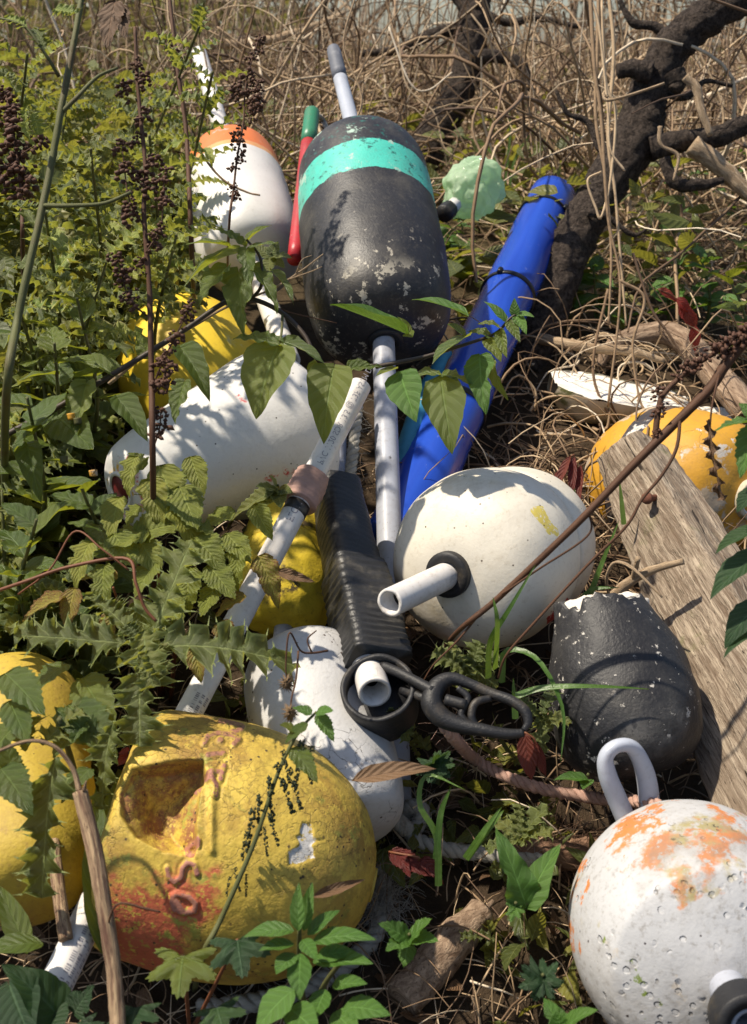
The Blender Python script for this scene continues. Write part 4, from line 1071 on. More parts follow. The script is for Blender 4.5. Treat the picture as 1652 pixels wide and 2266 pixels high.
fb = lathe('body', A, B, [(0, .03), (.006, .074), (.024, .099), (.075, .112), (.26, .1170), (.46, .1175), (.64, .110), (.79, .094), (.91, .068), (.98, .036), (1, .012)], M['b_front'], t, 380, 520, .0016, 9, hold, frontwear)
a_ = (B - A).normalized(); LF = (B - A).length
ring('end_rim', B - a_ * .002, B + a_ * .002, .016, .010, 'b_front', t)
# ------------------------------------------------------------------ pipes, taped float, clip, ropes
def text_on(pipe_A, pipe_B, r, s, size, along, ang, parent, name='printed_text', flip=1):
    V, T = text_geo(s, size)
    V[:, 2] = .00025
    P = wrap_on_pipe(V, pipe_A, pipe_B, r, along, ang, flip)
    return obj(name, mesh_np(name, P - np.array(parent.location), T, M['ink'], smooth=False), parent)
A, B = W(393, 1625, 1.135), W(797, 853, 1.395)
t = thing('pvc_pipe', 'long white plastic pipe with a tape collar leaning across the pile', 'pipe', A)
geo_obj('tube', pipe_geo(B, A, .0136, .0105, 32, 30), M['pvc'], t)
a_ = (B - A).normalized(); Lp = (B - A).length
col_t = [((W(u, v, 1.3) - A).dot(a_)) for u, v in ((645, 1135), (685, 1075))]
cA, cB = A + a_ * (Lp * .615), A + a_ * (Lp * .700)
tube('tape_collar', [cA, cA.lerp(cB, .5), cB], [.0205, .0212, .0195], M['collar'], t, 20, 32, rip=lambda s, th: .0008 * np.sin(s * 40 + th * 1.5) + .0006 * np.sin(5 * th + s * 9))
tube('black_tape_band', [cA - a_ * .016, cA - a_ * .002], [.0141, .0141], M['blacktape'], t, 4, 28, rip=lambda s, th: .0004 * np.sin(3 * th))
text_on(A, B, .0136, 'PVC 1120 SDR 13.5 @ 73F ASTM D', .0105, Lp * .72, -.25, t)
text_on(A, B, .0136, 'FLOW', .012, Lp * .545, -.35, t)
def barcode(parent, A, B, r, along, ang, n, seed):
    g = random.Random(seed); VV, QQ = [], []
    for k_ in range(n):
        for l_ in range(3):
            x0 = along + k_ * .0125
            y = -.006 + l_ * .006
            for m_ in range(5):
                w = g.choice((.0006, .001, .0014)); xx = x0 + m_ * .002
                if g.random() < .15: continue
                i0 = len(VV); VV += [(xx, y, .0003), (xx + w, y, .0003), (xx + w, y + .0036, .0003), (xx, y + .0036, .0003)]; QQ.append((i0, i0 + 1, i0 + 2, i0 + 3))
    P = wrap_on_pipe(np.array(VV), A, B, r, along * 0, ang)
    return obj('printed_code', mesh_np('printed_code', P - np.array(parent.location), np.array(QQ), M['ink'], smooth=False), parent)
barcode(t, A, B, .0136, .022, .25, 2, 3)

A, B = W(92, 2246, .925), W(214, 1990, 1.01)
t = thing('pvc_pipe', 'short white pipe with rows of printed code in the lower left', 'pipe', A)
geo_obj('tube', pipe_geo(A, B, .0142, .011, 32, 14), M['pvc'], t)
barcode(t, A, B, .0142, .006, .45, 8, 5)
A, B = W(744, 1120, 1.52), W(748, 930, 1.60)
t = thing('pvc_pipe', 'grey white pipe standing behind the tip of the long pipe', 'pipe', A)
geo_obj('tube', pipe_geo(B, A, .0120, .0095, 24, 8), M['pvcgrey'], t)
ring('coupling', A, A + (B - A).normalized() * .03, .0145, .0122, 'pvcgrey', t)

# black taped float with the cupped end
pts = px([(742, 1078, 1.385), (760, 1170, 1.335), (782, 1270, 1.285), (808, 1380, 1.225), (830, 1480, 1.175)])
t = thing('taped_float', 'black float wound in tape with a white pipe end lying on the pile', 'float', pts[-1])
sq = lambda ro: (lambda th: 1.0 / (np.abs(np.cos(th + ro)) ** 9 + np.abs(np.sin(th + ro)) ** 9) ** (1 / 9))
V_, F_, U_ = tube_geo(pts[:4], [.0260, .0275, .0285, .0285], 130, 60, section=lambda th: 1.0 / (np.abs(np.cos(th + .35)) ** 4 + np.abs(np.sin(th + .35)) ** 4) ** .25, rip=lambda s, th: .0006 * np.mod(s * 26 + 1.5 * np.sin(th + 2.6) + .35 * np.sin(s * 19) + th / 6.283, 1) + .0005 * np.sin(s * 23 + 2 * th))
geo_obj('upper_winding', (V_, F_, U_), M['blacktape'], t)
V_, F_, U_ = tube_geo(pts[2:], [.0305, .0315, .0320], 110, 60, section=sq(.30), rip=lambda s, th: .0007 * np.mod(s * 21 + 1.1 * np.sin(th + .9) + .5 * np.sin(s * 11) + th / 6.283, 1) + .0006 * np.sin(s * 17 + 3 * th) + .0006 * np.sin(s * 90 + 5 * np.sin(th)))
geo_obj('lower_winding', (V_, F_, U_), M['blacktape'], t)
e0, e1_ = W(826, 1470, 1.18), W(843, 1560, 1.125)
ed = (e1_ - e0).normalized()
opn = (W(826, 1478, 1.065) - W(850, 1590, 1.15)).normalized()
cupc = W(836, 1524, 1.130)
geo_obj('end_cup', pipe_geo(cupc + opn * .004, cupc - opn * .046, .0375, .0325, 44, 8, ragged=.003), M['rubber'], t)
tube('cup_floor', [cupc - opn * .022, cupc - opn * .030], [.0330, .0330], M['rubber'], t, 3, 30)
geo_obj('end_pipe', pipe_geo(W(829, 1533, 1.122), W(806, 1450, 1.190), .0165, .0130, 32), M['pvc'], t)

cd = 1.105
t = thing('snap_clip', 'black plastic snap clip with an open hook on the end of the taped float', 'clip', W(960, 1560, cd))
k = cd / F
tube('upper_shaft', px([(846, 1474, 1.15), (880, 1488, 1.135), (920, 1508, 1.12), (960, 1530, cd)]), [13 * k, 12 * k, 12 * k, 13 * k], M['blackplastic'], t, 16, 16)
tube('lower_shaft', px([(890, 1528, 1.14), (925, 1540, 1.12), (965, 1555, cd + .005)]), [11 * k, 11 * k, 12 * k], M['blackplastic'], t, 12, 16)
tube('clip_frame', px([(1158, 1622, cd - .02), (1120, 1624, cd - .02), (1070, 1616, cd - .018), (1015, 1604, cd - .012), (975, 1586, cd - .006), (955, 1555, cd), (968, 1518, cd + .008), (1000, 1502, cd + .01), (1040, 1514, cd + .006), (1085, 1534, cd), (1130, 1550, cd - .008), (1160, 1572, cd - .014), (1168, 1598, cd - .018), (1158, 1616, cd - .02)]), [9 * k, 12 * k, 14 * k, 18 * k, 23 * k, 25 * k, 21 * k, 15 * k, 12 * k, 12 * k, 12 * k, 12 * k, 10 * k, 6 * k], M['blackplastic'], t, 90, 18)
tube('thumb_bar', px([(1012, 1522, cd), (1035, 1545, cd - .004), (1020, 1580, cd - .008), (1040, 1606, cd - .012)]), [7 * k, 8 * k, 8 * k, 8 * k], M['blackplastic'], t, 24, 14)
tube('eye_arch', px([(1055, 1612, cd - .014), (1043, 1585, cd - .012), (1052, 1555, cd - .008), (1085, 1545, cd - .004)]), [8 * k, 9 * k, 9 * k, 8 * k], M['blackplastic'], t, 20, 14)
tube('swivel_pin', px([(985, 1548, cd - .002), (1030, 1560, cd - .008)]), [13 * k, 12 * k], M['rubber'], t, 6, 16)

def rope(name, label, pts, rad, pitch, mat, group=None, fuzz=120, taper=1, strands=3, cat='rope', nseg=None):
    t = thing(name, label, cat, pts[0], group)
    Lr = sum((Vector(b) - Vector(a)).length for a, b in zip(pts, pts[1:])); n = nseg or max(40, int(Lr / pitch * 12))
    X, _ = spline(pts, [0] * len(pts), n); T, N, B_ = frames(X)
    ss = np.concatenate([[0], np.cumsum(np.linalg.norm(np.diff(X, axis=0), axis=1))])
    for k_ in range(strands):
        ph = ss / pitch * 2 * np.pi + k_ * 2 * np.pi / strands
        C = X + (N * np.cos(ph)[:, None] + B_ * np.sin(ph)[:, None]) * rad * .52
        tube('strand', [Vector(c) for c in C], [rad * .56] * len(C), M[mat], t, n, 8, rough=rad * .12, rscale=400)
    if fuzz:
        g = np.random.default_rng(len(label)); idx = g.integers(0, n, fuzz); d = g.normal(0, 1, (fuzz, 3))
        st = X[idx] + d / np.linalg.norm(d, axis=1)[:, None] * rad * .8
        V, Q, _ = vine_batch(st, d + T[idx] * 1.0, rad * (1 + 2.5 * g.random(fuzz)), np.full(fuzz, .00022), 5, .8, 0, 3, 0, fuzz)
        o = obj('loose_fibres', mesh_np('loose_fibres', V - np.array(t.location), Q, M[mat]), t); o['kind'] = 'stuff'
    return t
rope('twisted_rope', 'thin faded pink rope running from the snap clip to the white hose loop', px([(975, 1590, 1.115), (1000, 1628, 1.115)]) + [G(1050, 1680, .060), G(1120, 1718, .058), G(1210, 1748, .060), G(1320, 1766, .062)] + px([(1440, 1778, 1.09), (1470, 1800, 1.085)]), .0064, .028, 'rope_pink', 'pink rope')
kn = G(893, 1835, .02)
kp = [kn + Vector((math.cos(a) * (.017 + .004 * math.sin(3 * a)), math.sin(a * 1.0) * .012, .010 * math.sin(2 * a) + .012)) for a in np.linspace(0, 11.5, 26)]
rope('knotted_rope', 'thick grey rope ending in a fist shaped knot on the soil', kp + [G(925, 1862, .026), G(990, 1880, .030), G(1060, 1888, .030), G(1140, 1902, .030), G(1200, 1908, .028)], .0086, .030, 'rope_grey', None, 200)
rope('frayed_rope', 'thick frayed brown rope lying behind the chipped white buoy', [G(1135, 1900, .016), G(1200, 1888, .02), G(1260, 1895, .02), G(1330, 1882, .022), G(1390, 1890, .02)], .0155, .11, 'rope_brown', None, 420, strands=4)
rope('grey_rope', 'grey rope curving on the soil under the weathered yellow and red buoy', [G(838, 1920, .02), G(850, 2000, .014), G(822, 2080, .012), G(740, 2150, .010), G(650, 2195, .010), G(540, 2222, .010), G(440, 2235, .010)], .0090, .034, 'rope_grey', None, 260)
rope('coiled_rope', 'pale rope end hanging behind the tip of the long white pipe', px([(792, 880, 1.52), (785, 960, 1.50), (776, 1040, 1.48), (768, 1110, 1.46)]), .0075, .03, 'rope_grey', None, 160)
fz = thing('rope_tuft', 'frayed grey tuft of rope fibres beside the weathered yellow and red buoy', 'rope', G(842, 1990, .005))
g = np.random.default_rng(3); nf = 420; c0 = np.array(G(842, 2000, .01)); st = c0 + g.normal(0, 1, (nf, 3)) * np.array([.010, .012, .006])
V, Q, _ = vine_batch(st, g.normal(0, .6, (nf, 3)) + np.array([-.1, -.3, .8]), .02 + .035 * g.random(nf), np.full(nf, .00035), 8, .5, .5, 3, 0, 9)
o = obj('fibres', mesh_np('fibres', V - np.array(fz.location), Q, M['rope_grey']), fz); o['kind'] = 'stuff'
tube('rope_end', [G(846, 2050, .01), G(842, 2005, .012)], [.008, .009], M['rope_grey'], fz, 10, 10, rough=.002, rscale=200)

# folded hose
k = 1.07 / F
t = thing('hose_loop', 'grey white hose folded into an upright loop behind the chipped white buoy', 'hose', W(1400, 1800, 1.09))
hp = px([(1392, 1830, 1.09), (1366, 1770, 1.085), (1344, 1715, 1.075), (1340, 1676, 1.07), (1362, 1652, 1.07), (1395, 1652, 1.075), (1418, 1685, 1.085), (1432, 1735, 1.095), (1440, 1830, 1.10)])
tube('hose', hp, [28 * k, 28 * k, 26 * k, 22 * k, 20 * k, 20 * k, 22 * k, 25 * k, 26 * k], M['hose'], t, 60, 24, section=lambda th: 1 - .22 * np.abs(np.sin(th)))
text_on(hp[8], hp[6], 24 * k, 'NO', .012, .012, .1, t)

# ------------------------------------------------------------------ plants
UP = Vector((0, 0, 1))
def seed_cluster_me(name, n, spread, size, mat, sd):
    g = random.Random(sd); VV, TT = [], []
    for _ in range(n):
        z = g.random(); a = g.uniform(0, 6.28); r = spread * g.uniform(.3, 1) * (1 - .45 * z)
        c = np.array([math.cos(a) * r, math.sin(a) * r, z]); s = size * g.uniform(.6, 1.25)
        o = len(VV); ax = np.array([g.gauss(0, 1), g.gauss(0, 1), g.gauss(0, 1)]); ax /= np.linalg.norm(ax)
        b1_ = np.cross(ax, [.3, .5, .8]); b1_ /= np.linalg.norm(b1_); b2_ = np.cross(ax, b1_)
        VV += [c + ax * s * 1.3, c - ax * s]
        for q_ in range(5): VV.append(c + (b1_ * math.cos(q_ * 1.2566) + b2_ * math.sin(q_ * 1.2566)) * s * .85)
        for q_ in range(5):
            TT.append((o, o + 2 + q_, o + 2 + (q_ + 1) % 5)); TT.append((o + 1, o + 2 + (q_ + 1) % 5, o + 2 + q_))
    return mesh_np(name, np.array(VV), np.array(TT), M[mat], smooth=False)
SEEDS = [seed_cluster_me('dock_seeds', 20, .42, .13, 'seed', s) for s in (1, 2, 3, 4)]
NSEEDS = [seed_cluster_me('nettle_seeds', 46, .10, .048, 'seed_green', s) for s in (5, 6, 7)]
def put_cluster(root, p, d, length, meshes=SEEDS, wide=1.0):
    o = bpy.data.objects.new('seed_cluster', random.choice(meshes))
    q = Vector(d).to_track_quat('Z', 'Y')
    o.location = Vector(p) - root.location; o.rotation_mode = 'QUATERNION'; o.rotation_quaternion = q; o.scale = (length * wide, length * wide, length)
    return link(o, root)
def dock(label, pts, r0, r1, clusters, mat='stem_brown', branches=(), name='dock_stalk', group=None, wide=1.0):
    """pts world; clusters = [(t, length, side)] along the stalk; branches = [(world pts, clusters)]"""
    t = thing(name, label, 'weed', pts[0], group)
    X, _ = spline(pts, [0] * len(pts), 80)
    tube('stem', pts, np.linspace(r0, r1, len(pts)), M[mat], t, 60, 8, rough=r0 * .12, rscale=200)
    def clus(X, cl):
        for s, ln, off in cl:
            i_ = min(78, max(1, int(s * 79))); p = Vector(X[i_]); tg = Vector(X[i_ + 1] - X[i_ - 1]).normalized()
            if tg.z < 0: tg = -tg
            sd = Vector((random.uniform(-1, 1), random.uniform(-1, 1), 0)) * .5
            put_cluster(t, p + Vector((off, 0, 0)), tg + sd * .6, ln, SEEDS, wide)
    clus(X, clusters)
    for bp, cl in branches:
        tube('side_branch', bp, np.linspace(r1 * .6, r1 * .35, len(bp)), M[mat], t, 16, 5)
        XB, _ = spline(bp, [0] * len(bp), 80); clus(XB, cl)
    return t

def thistle(label, base, top, n, size, group=None, kinds=('thistle', 'thistle_narrow'), mat='thistle', r0=.0035, name='thistle_plant', bend=.03, spread=.75, t0=.15, cat='weed', yellow=.06):
    t = thing(name, label, cat, base, group)
    mid = base.lerp(top, .5) + Vector((random.uniform(-bend, bend), random.uniform(-bend, bend), 0))
    pts = [base - UP * .01, mid, top]
    tube('stem', pts, [r0, r0 * .8, r0 * .45], M['stem_green'], t, 16, 7)
    X, _ = spline(pts, [0] * 3, 60); a = random.uniform(0, 6.28)
    for k_ in range(n):
        s = t0 + (1 - t0) * (k_ + .5) / n; p = Vector(X[int(s * 59)]); a += 2.4 + random.uniform(-.4, .4)
        el = random.uniform(.0, .5) + .7 * max(0, s - .7); d = Vector((math.cos(a) * spread, math.sin(a) * spread, el))
        L = size * (1.15 - .55 * s) * random.uniform(.75, 1.2)
        put_leaf(t, random.choice(kinds), 'thistle_yellow' if (mat == 'thistle' and random.random() < yellow) else mat, p, d, UP + Vector((random.uniform(-.4, .4), random.uniform(-.4, .4), 0)), L)
    return t
def sprig(root, stem_pts, r0, r1, mat, n=24, sides=7, name='stem'):
    return tube(name, stem_pts, np.linspace(r0, r1, len(stem_pts)), M[mat], root, n, sides)
def hero(root, kind, mat, rows, jit=.02):
    for r_ in rows:
        (bu, bv), (tu, tv), w, d = r_[:4]; dt = r_[4] if len(r_) > 4 else d - .02
        leaf_px(root, kind, r_[6] if len(r_) > 6 else mat, (bu, bv), (tu, tv), d, dt, w, roll=(r_[5] if len(r_) > 5 else random.uniform(-.3, .3)))

# climbing nightshade, left vine
t = thing('nightshade_vine', 'climbing vine with glossy dark heart shaped leaves over the white buoys', 'vine', W(-30, 985, 1.22))
sprig(t, px([(-30, 985, 1.22), (120, 905, 1.23), (250, 828, 1.24), (390, 742, 1.25), (500, 668, 1.26), (556, 662, 1.26), (620, 690, 1.26), (672, 740, 1.25), (706, 800, 1.24), (760, 815, 1.24), (835, 808, 1.24)]), .0034, .0022, 'stem_dark', 60)
sprig(t, px([(556, 662, 1.26), (578, 630, 1.25), (575, 570, 1.25), (545, 530, 1.25)]), .002, .0014, 'stem_dark', 16, 6, 'side_stem')
sprig(t, px([(625, 692, 1.26), (622, 740, 1.24), (615, 768, 1.23)]), .0016, .0013, 'stem_green', 10, 6, 'leaf_stalk')
hero(t, 'heart', 'night', [
    ((615, 768), (548, 908), 140, 1.225, 1.20, .1), ((738, 815), (707, 948), 104, 1.235, 1.20, -.15), ((620, 765), (520, 735), 62, 1.23, 1.22, .2), ((622, 755), (722, 782), 56, 1.24, 1.22, -.4),
    ((500, 592), (432, 662), 66, 1.25, 1.22, .2), ((528, 602), (532, 728), 74, 1.25, 1.21, .1), ((556, 590), (626, 660), 50, 1.25, 1.22, -.5), ((600, 600), (660, 652), 34, 1.26, 1.23, -.7),
    ((530, 560), (398, 578), 70, 1.26, 1.24, .5), ((505, 545), (416, 520), 42, 1.27, 1.25, .4), ((540, 545), (480, 498), 36, 1.26, 1.25, .2), ((545, 540), (575, 485), 34, 1.26, 1.24, -.2), ((552, 548), (612, 530), 34, 1.25, 1.23, -.3), ((545, 552), (548, 620), 42, 1.25, 1.22, 0),
    ((400, 770), (468, 850), 66, 1.23, 1.20, -.2), ((408, 845), (380, 930), 54, 1.22, 1.20, .1), ((700, 800), (690, 880), 40, 1.25, 1.23, .5), ((770, 815), (840, 805), 34, 1.24, 1.22, .3),
    ((130, 925), (200, 985), 96, 1.22, 1.18, .2), ((100, 930), (20, 990), 70, 1.21, 1.18, .3), ((250, 830), (170, 760), 60, 1.24, 1.24, .3), ((260, 880), (330, 960), 64, 1.22, 1.20, -.2), ((190, 850), (160, 960), 70, 1.23, 1.19, .1), ((330, 790), (300, 730), 46, 1.25, 1.25, -.1)])
leaf_px(t, 'heart', 'night', (60, 985), (80, 1085), 1.20, 1.17, 60)
for u_, v_ in ((170, 925), (156, 915), (140, 1010), (205, 1040), (195, 1095)):
    o = tube('berry', [W(u_, v_, 1.2), W(u_ + 2, v_ + 14, 1.2)], [.0045, .004], M['b_orange'] if u_ in (156, 195, 205) else M['stem_green'], t, 5, 10)

# climbing nightshade, right tip
t = thing('nightshade_vine', 'vine tip with pointed leaves crossing in front of the blue roll', 'vine', W(830, 812, 1.24))
sprig(t, px([(830, 812, 1.24), (880, 802, 1.24), (945, 788, 1.24), (1030, 762, 1.24), (1095, 738, 1.25), (1128, 705, 1.25), (1150, 690, 1.25)]), .0026, .0013, 'stem_dark', 40)
hero(t, 'ovate', 'night', [
    ((905, 742), (735, 664), 50, 1.24, 1.22, .5, 'fresh'), ((1036, 700), (924, 640), 48, 1.24, 1.23, .4, 'fresh'), ((1040, 742), (948, 782), 84, 1.235, 1.21, .5), ((884, 822), (912, 918), 84, 1.24, 1.20, .2, 'fresh'),
    ((974, 832), (994, 970), 96, 1.235, 1.19, -.05), ((1062, 785), (1058, 878), 68, 1.24, 1.20, .1, 'fresh'), ((1084, 790), (1092, 866), 34, 1.25, 1.22, .6), ((900, 738), (912, 745), 30, 1.24, 1.23, 0),
    ((975, 830), (890, 812), 46, 1.24, 1.23, .3), ((975, 830), (1040, 822), 44, 1.24, 1.22, -.3), ((880, 815), (830, 830), 40, 1.24, 1.23, .4), ((1030, 745), (990, 715), 40, 1.24, 1.23, .2),
    ((1120, 712), (1086, 660), 28, 1.25, 1.24, .2, 'fresh'), ((1140, 700), (1135, 665), 24, 1.25, 1.24, 0, 'fresh'), ((1145, 695), (1178, 690), 26, 1.25, 1.24, -.2, 'fresh'), ((1140, 700), (1165, 730), 28, 1.25, 1.23, -.2, 'fresh'), ((1125, 710), (1150, 755), 28, 1.25, 1.23, .1), ((1105, 725), (1070, 700), 36, 1.25, 1.24, .3), ((1105, 730), (1120, 790), 30, 1.25, 1.23, .3), ((1085, 745), (1050, 720), 34, 1.25, 1.24, 0), ((905, 740), (880, 700), 26, 1.245, 1.24, 0), ((1075, 748), (1110, 790), 40, 1.25, 1.23, -.2)])

# bramble canes with serrated leaves
t = thing('bramble', 'bramble canes with serrated yellow green leaves in front of the white and red buoy', 'bramble', G(330, 1560, .0))
b0 = t.location
for e_ in ((340, 1180), (400, 1250), (300, 1230), (450, 1200), (380, 1330), (250, 1300)):
    tp = W(e_[0], e_[1], 1.15); sprig(t, [b0 + Vector((random.uniform(-.02, .03), random.uniform(0, .03), 0)), b0.lerp(tp, .5) + Vector((random.uniform(-.02, .02), 0, .02)), tp], .0028, .0012, 'stem_red', 16, 7, 'cane')
hero(t, 'bramble', 'bramble', [
    ((335, 1105), (302, 1085), 1, 1.17), ((350, 1030), (400, 1140), 88, 1.17, 1.14, 0), ((320, 1035), (300, 1000), 50, 1.18, 1.17, .2), ((395, 1075), (436, 1165), 84, 1.16, 1.13, -.1), ((300, 1190), (395, 1130), 90, 1.14, 1.14, .1), ((330, 1175), (215, 1205), 96, 1.14, 1.12, .2), ((310, 1200), (352, 1260), 76, 1.13, 1.11, 0),
    ((470, 1180), (410, 1140), 60, 1.15, 1.14, .3), ((500, 1180), (555, 1240), 66, 1.15, 1.13, -.2), ((430, 1190), (495, 1245), 84, 1.14, 1.12, 0), ((520, 1130), (440, 1160), 76, 1.17, 1.16, .2), ((420, 1255), (400, 1340), 80, 1.13, 1.11, .1), ((345, 1245), (290, 1310), 70, 1.12, 1.10, .2),
    ((350, 1080), (440, 1030), 40, 1.18, 1.18, .3), ((480, 1290), (440, 1360), 60, 1.13, 1.11, .1), ((450, 1230), (530, 1180), 66, 1.15, 1.15, -.1), ((300, 1330), (345, 1420), 64, 1.12, 1.10, .1), ((530, 1210), (505, 1290), 60, 1.14, 1.12, .2),
    ((300, 1010), (265, 1075), 60, 1.17, 1.15, .2), ((330, 1060), (350, 1140), 76, 1.16, 1.13, 0), ((420, 1010), (450, 1090), 58, 1.18, 1.16, -.1), ((265, 1100), (230, 1180), 70, 1.15, 1.12, .2), ((380, 1120), (450, 1190), 84, 1.15, 1.13, -.2), ((310, 1120), (270, 1150), 56, 1.16, 1.15, .2), ((250, 1180), (300, 1250), 78, 1.13, 1.11, 0), ((560, 1120), (600, 1180), 54, 1.2, 1.18, 0), ((200, 1200), (150, 1270), 70, 1.12, 1.09, .1), ((360, 1290), (400, 1380), 70, 1.12, 1.09, 0), ((230, 1250), (215, 1330), 64, 1.11, 1.08, .1), ((460, 1250), (520, 1320), 70, 1.13, 1.11, -.1)])
hero(t, 'bramble', 'turning', [((570, 1230), (620, 1320), 66, 1.14, 1.12, -.1), ((545, 1320), (470, 1345), 56, 1.13, 1.12, .2), ((145, 1320), (45, 1345), 60, 1.10, 1.08, .2), ((165, 1300), (140, 1390), 54, 1.10, 1.08, 0), ((260, 1280), (180, 1260), 60, 1.12, 1.11, .2), ((250, 1350), (225, 1440), 44, 1.11, 1.09, 0), ((480, 1380), (520, 1420), 56, 1.12, 1.11, 0), ((430, 1430), (440, 1500), 50, 1.12, 1.10, 0)])
leaf_px(t, 'bramble', 'crisp', (615, 1265), (692, 1285), 1.13, 1.12, 26, roll=.6)
leaf_px(t, 'bramble', 'crisp', (485, 1290), (498, 1325), 1.13, 1.12, 18, roll=.6)

# thistle rosette in front
t = thing('thistle_plant', 'big thistle with four long spiny leaves spread like a star', 'weed', G(310, 1620, 0))
tp = W(318, 1420, 1.05); sprig(t, [t.location, t.location.lerp(tp, .5), tp], .005, .0035, 'stem_green', 12, 8)
hero(t, 'thistle', 'thistle', [((358, 1432), (632, 1400), 112, 1.05, 1.03, .1), ((285, 1425), (30, 1398), 100, 1.05, 1.03, -.1), ((335, 1410), (420, 1190), 104, 1.06, 1.08, 0), ((312, 1470), (300, 1640), 110, 1.03, .99, 0), ((300, 1415), (205, 1285), 60, 1.06, 1.07, .2), ((318, 1400), (320, 1500), 90, 1.04, 1.0, .3), ((330, 1420), (352, 1490), 70, 1.04, 1.01, -.3), ((310, 1420), (280, 1380), 50, 1.05, 1.05, 0), ((325, 1415), (380, 1360), 44, 1.06, 1.06, 0)])
t = thing('thistle_plant', 'thistle with hanging toothed leaves over the left yellow buoy', 'weed', G(170, 1960, 0))
tp = W(130, 1590, 1.0); sprig(t, [t.location, t.location.lerp(tp, .6) + Vector((.01, 0, 0)), tp], .0045, .0025, 'stem_green', 12, 8)
hero(t, 'thistle', 'thistle', [((122, 1675), (70, 1985), 100, .97, .93, 0), ((60, 1660), (45, 1520), 60, 1.0, 1.02, 0), ((95, 1650), (160, 1560), 60, 1.0, 1.0, 0), ((250, 1600), (200, 1780), 64, 1.0, .97, .1)])
hero(t, 'nettle', 'night', [((150, 1560), (250, 1640), 110, 1.03, .99, -.1), ((180, 1500), (240, 1590), 96, 1.05, 1.01, .1), ((185, 1590), (110, 1660), 90, 1.02, .99, .2), ((205, 1640), (140, 1560), 80, 1.01, 1.0, 0), ((20, 1550), (60, 1640), 70, 1.0, .97, 0), ((0, 1700), (60, 1770), 90, .96, .93, 0), ((30, 1720), (10, 1640), 60, .97, .96, 0), ((10, 1490), (90, 1560), 90, 1.02, .98, 0), ((40, 1600), (-30, 1660), 90, 1.0, .97, .2), ((200, 1700), (130, 1760), 70, .99, .96, .2), ((150, 1470), (70, 1500), 80, 1.06, 1.03, .3)])
t = thing('dock_plant', 'broad smooth green dock leaves standing left of the weathered yellow buoy', 'weed', G(200, 2120, 0))
hero(t, 'lance', 'night', [((225, 2110), (215, 1740), 78, .97, 1.0, .3), ((215, 1990), (245, 1700), 60, .99, 1.02, -.2), ((95, 2090), (-20, 2070), 70, .93, .9, .2), ((60, 2110), (0, 1960), 60, .94, .95, 0)])
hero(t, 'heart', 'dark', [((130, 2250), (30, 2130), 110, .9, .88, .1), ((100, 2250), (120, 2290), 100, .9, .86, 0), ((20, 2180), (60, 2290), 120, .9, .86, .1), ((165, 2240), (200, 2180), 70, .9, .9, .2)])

# dock stalks with rusty seeds
dock('tall dark dock stalk with rusty seed clusters standing before the round yellow buoy', [G(341, 1420, 0)] + px([(338, 1060, 1.13), (334, 800, 1.14), (330, 640, 1.15), (318, 470, 1.16), (322, 380, 1.17), (305, 200, 1.19), (298, 60, 1.2)]), .0034, .0018,
     [(.63, .022, .008), (.66, .02, -.01), (.72, .022, .01), (.76, .02, -.008), (.80, .024, .006), (.84, .024, -.012), (.87, .02, .01), (.91, .016, 0), (.55, .022, -.012), (.50, .018, .01), (.28, .016, .012), (.25, .016, .01), (.46, .018, -.01)], branches=[
        (px([(335, 860, 1.135), (360, 800, 1.13), (395, 730, 1.12), (415, 690, 1.12)]), [(.2, .02, 0), (.45, .022, 0), (.7, .018, 0), (.95, .016, 0)]),
        (px([(335, 1000, 1.13), (352, 950, 1.125), (356, 900, 1.125)]), [(.25, .022, 0), (.6, .02, 0)]),
        (px([(325, 700, 1.15), (285, 660, 1.14), (262, 580, 1.14)]), [(.3, .02, 0), (.6, .024, 0), (.9, .02, 0)]),
        (px([(322, 560, 1.15), (355, 500, 1.15), (362, 400, 1.15)]), [(.3, .018, 0), (.7, .022, 0), (.95, .02, 0)]),
        (px([(318, 500, 1.16), (285, 440, 1.15), (270, 330, 1.16)]), [(.35, .02, 0), (.7, .022, 0), (.95, .02, 0)]),
        (px([(330, 880, 1.13), (358, 850, 1.12), (372, 800, 1.12)]), [(.3, .022, 0), (.6, .02, 0), (.9, .018, 0)])], wide=1.25)
dock('thin dock stalk with rusty seeds rising in front of the orange capped buoy', [G(500, 700, .0)] + px([(506, 510, 1.5), (516, 420, 1.52), (525, 345, 1.54), (538, 270, 1.56), (545, 180, 1.58), (575, 75, 1.6)]), .0018, .001,
     [(.42, .022, -.002), (.47, .02, .004), (.55, .026, 0), (.60, .024, -.004), (.68, .032, .006), (.74, .034, -.004), (.78, .03, .01), (.83, .026, 0), (.90, .026, 0), (.96, .024, 0), (.30, .018, .004), (.33, .016, -.002)], branches=[(px([(530, 300, 1.55), (560, 240, 1.55), (572, 200, 1.55)]), [(.3, .026, 0), (.6, .026, 0), (.9, .02, 0)])], wide=1.1)
dock('dock stalk with dense rusty seed heads at the left edge of the weeds', [G(52, 760, 0)] + px([(50, 560, 1.38), (46, 420, 1.4), (30, 300, 1.42), (15, 210, 1.44)]), .0028, .0016, [(.45, .03, 0), (.5, .034, .008), (.55, .034, -.01), (.6, .03, .006), (.68, .034, 0), (.73, .036, .01), (.78, .034, -.012), (.85, .03, 0), (.93, .028, 0)], branches=[(px([(46, 430, 1.4), (5, 400, 1.4), (-15, 360, 1.4)]), [(.3, .03, 0), (.7, .03, 0)]), (px([(48, 340, 1.4), (80, 320, 1.4)]), [(.6, .026, 0)])], wide=1.35)
